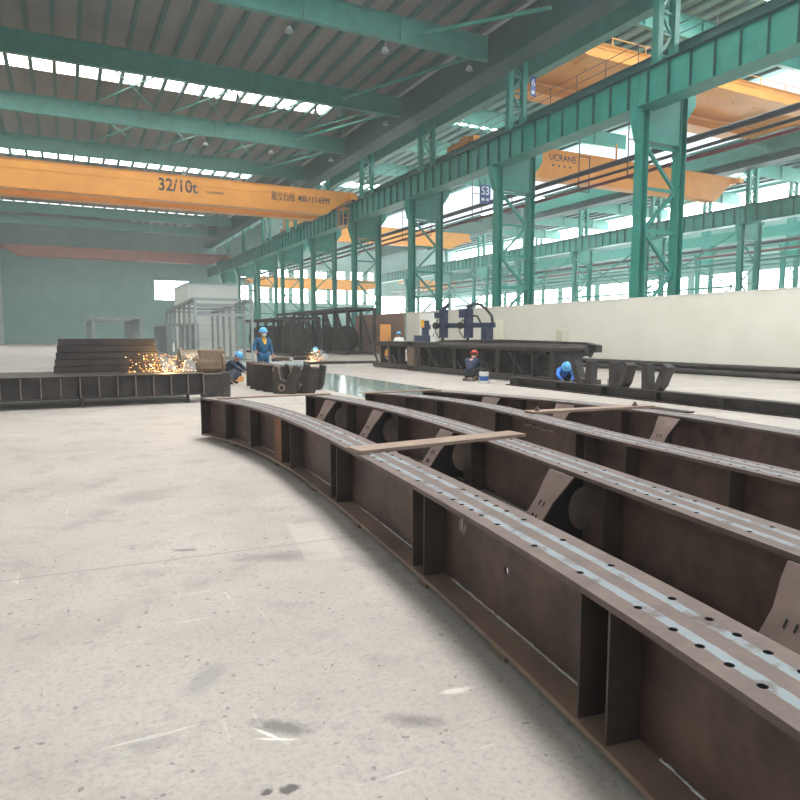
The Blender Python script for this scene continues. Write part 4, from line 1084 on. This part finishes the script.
    if collar:
        c = J['neck']-up*.035
        mb = MB(); mb.ring((0, 0, 0), .1, .062, .07, 'z', 20)
        o = mb.build('collar', collar, t); o.matrix_local = Matrix.Translation(c) @ q
        for s in (-1, 1): MB().bar(c+f*.085+side*.05*s, c+f*.175+side*.006-up*.17, .055, .02, tuple(f)).build('lapel', collar, t)
    return t
def sym(d):
    o = {}
    for k, v in d.items():
        if k.endswith('*'):
            o[k[:-1]+'r'] = (v[0], v[1], v[2]); o[k[:-1]+'l'] = (-v[0], v[1], v[2])
        else: o[k] = v
    return o
STAND = sym({'pelvis': (0, 0, .93), 'waist': (0, .0, 1.1), 'chest': (0, -.01, 1.29), 'neck': (0, -.01, 1.45), 'head': (0, -.03, 1.6), 'face': (0, -1, -.05),
             'hip*': (.095, 0, .88), 'knee*': (.12, -.02, .49), 'ankle*': (.13, .03, .09), 'toe*': (.15, -.14, .05),
             'shoulder*': (.19, 0, 1.385), 'elbow*': (.28, .04, 1.13), 'wrist*': (.29, -.07, .91)})
STANDH = dict(STAND); STANDH['elbowl'] = (-.29, .03, 1.14); STANDH['wristl'] = (-.34, -.2, 1.02)
CROUCH = sym({'pelvis': (0, .12, .3), 'waist': (0, .08, .46), 'chest': (0, -.05, .65), 'neck': (0, -.15, .79), 'head': (0, -.24, .91), 'face': (0, -1, -.7),
              'hip*': (.1, .1, .27), 'knee*': (.2, -.28, .5), 'ankle*': (.17, .0, .1), 'toe*': (.19, -.16, .05),
              'shoulder*': (.19, -.07, .73), 'elbow*': (.22, -.3, .55), 'wrist*': (.12, -.48, .42)})
BENT = sym({'pelvis': (0, .2, .34), 'waist': (0, .07, .47), 'chest': (0, -.13, .56), 'neck': (0, -.28, .63), 'head': (0, -.42, .68), 'face': (0, -.75, -.8),
            'hip*': (.1, .17, .3), 'knee*': (.19, -.18, .45), 'ankle*': (.16, .08, .1), 'toe*': (.17, -.08, .05),
            'shoulder*': (.19, -.17, .6), 'elbow*': (.23, -.36, .4), 'wrist*': (.12, -.52, .26)})
person('person standing in blue coverall with yellow collar, light blue helmet and white mask', (5.72, 21.3, 0), .15, STANDH, M['blue'], M['helmet'], None, True, M['ycollar'], True, 1.04)
person('person crouching in dark navy workwear and light blue helmet beside the work bench', (4.7, 21.4, 0), .9, CROUCH, M['navycloth'], M['helmet'], M['greycloth'], False, None, True)
person('person bent over the far sparks in grey workwear and light blue helmet', (12.95, 35.6, 0), -1.1, BENT, M['greycloth'], M['helmet'], M['whitecloth'], False, None, True, 1.12)
person('person standing in white shirt and blue helmet behind the dark truss', (15.75, 31.4, 0), 2.9, STAND, M['whitecloth'], M['helmet'], M['navycloth'], False, None, False, 1.0)
person('person crouching on a low stool in navy jacket and red helmet at the dark truss', (12.55, 19.4, 0), 2.2, CROUCH, M['navycloth'], M['redhelmet'], M['black'], False, None, True, 1.0)
person('person crouching in bright blue jacket and light blue helmet between base beam and truss', (13.2, 15.35, 0), -.55, BENT, M['brightblue'], M['helmet'], M['navycloth'], False, None, True, 1.0)

# ------------------------------------------------------------------ haze, world, camera
mh = bpy.data.materials.new('thin_haze'); mh.use_nodes = True
nt = mh.node_tree; nt.nodes.remove(nt.nodes['Principled BSDF'])
vs_ = N(nt, 'ShaderNodeVolumeScatter', Density=.0012, Anisotropy=.2); vs_.inputs['Color'].default_value = (.93, .98, 1, 1)
nt.links.new(vs_.outputs[0], nt.nodes['Material Output'].inputs['Volume'])
HAZE = True
if HAZE:
    tag(MB().box(XL-3, XR+3, YN-2, YF+3, -1, 30).build('haze', mh), 'thin pale dust haze filling the whole hall', 'haze', None, 'stuff')

w = bpy.data.worlds.new('overcast'); sc.world = w; w.use_nodes = True
bg = w.node_tree.nodes['Background']; bg.inputs[0].default_value = (.82, .92, 1, 1); bg.inputs[1].default_value = 1.5

F = 660.; pitch = math.atan((400-334.5)/F); yaw = math.atan((400-66)/(F/math.cos(pitch)))
cam = bpy.data.cameras.new('camera'); co = bpy.data.objects.new('camera', cam); col.objects.link(co)
co.location = (0, 0, 1.6); co.rotation_euler = (PI/2-pitch, 0, -yaw)
cam.sensor_width = 36; cam.sensor_fit = 'HORIZONTAL'; cam.lens = F/800*36; cam.clip_end = 500; cam.clip_start = .05
sc.camera = co
sc.view_settings.view_transform = 'Standard'; sc.view_settings.look = 'None'; sc.view_settings.gamma = 1
sc.view_settings.use_curve_mapping = False; sc.view_settings.exposure = -.03
cy = sc.cycles
cy.use_denoising = True; cy.max_bounces = 8; cy.diffuse_bounces = 5; cy.glossy_bounces = 3; cy.volume_bounces = 1; cy.sample_clamp_indirect = 6
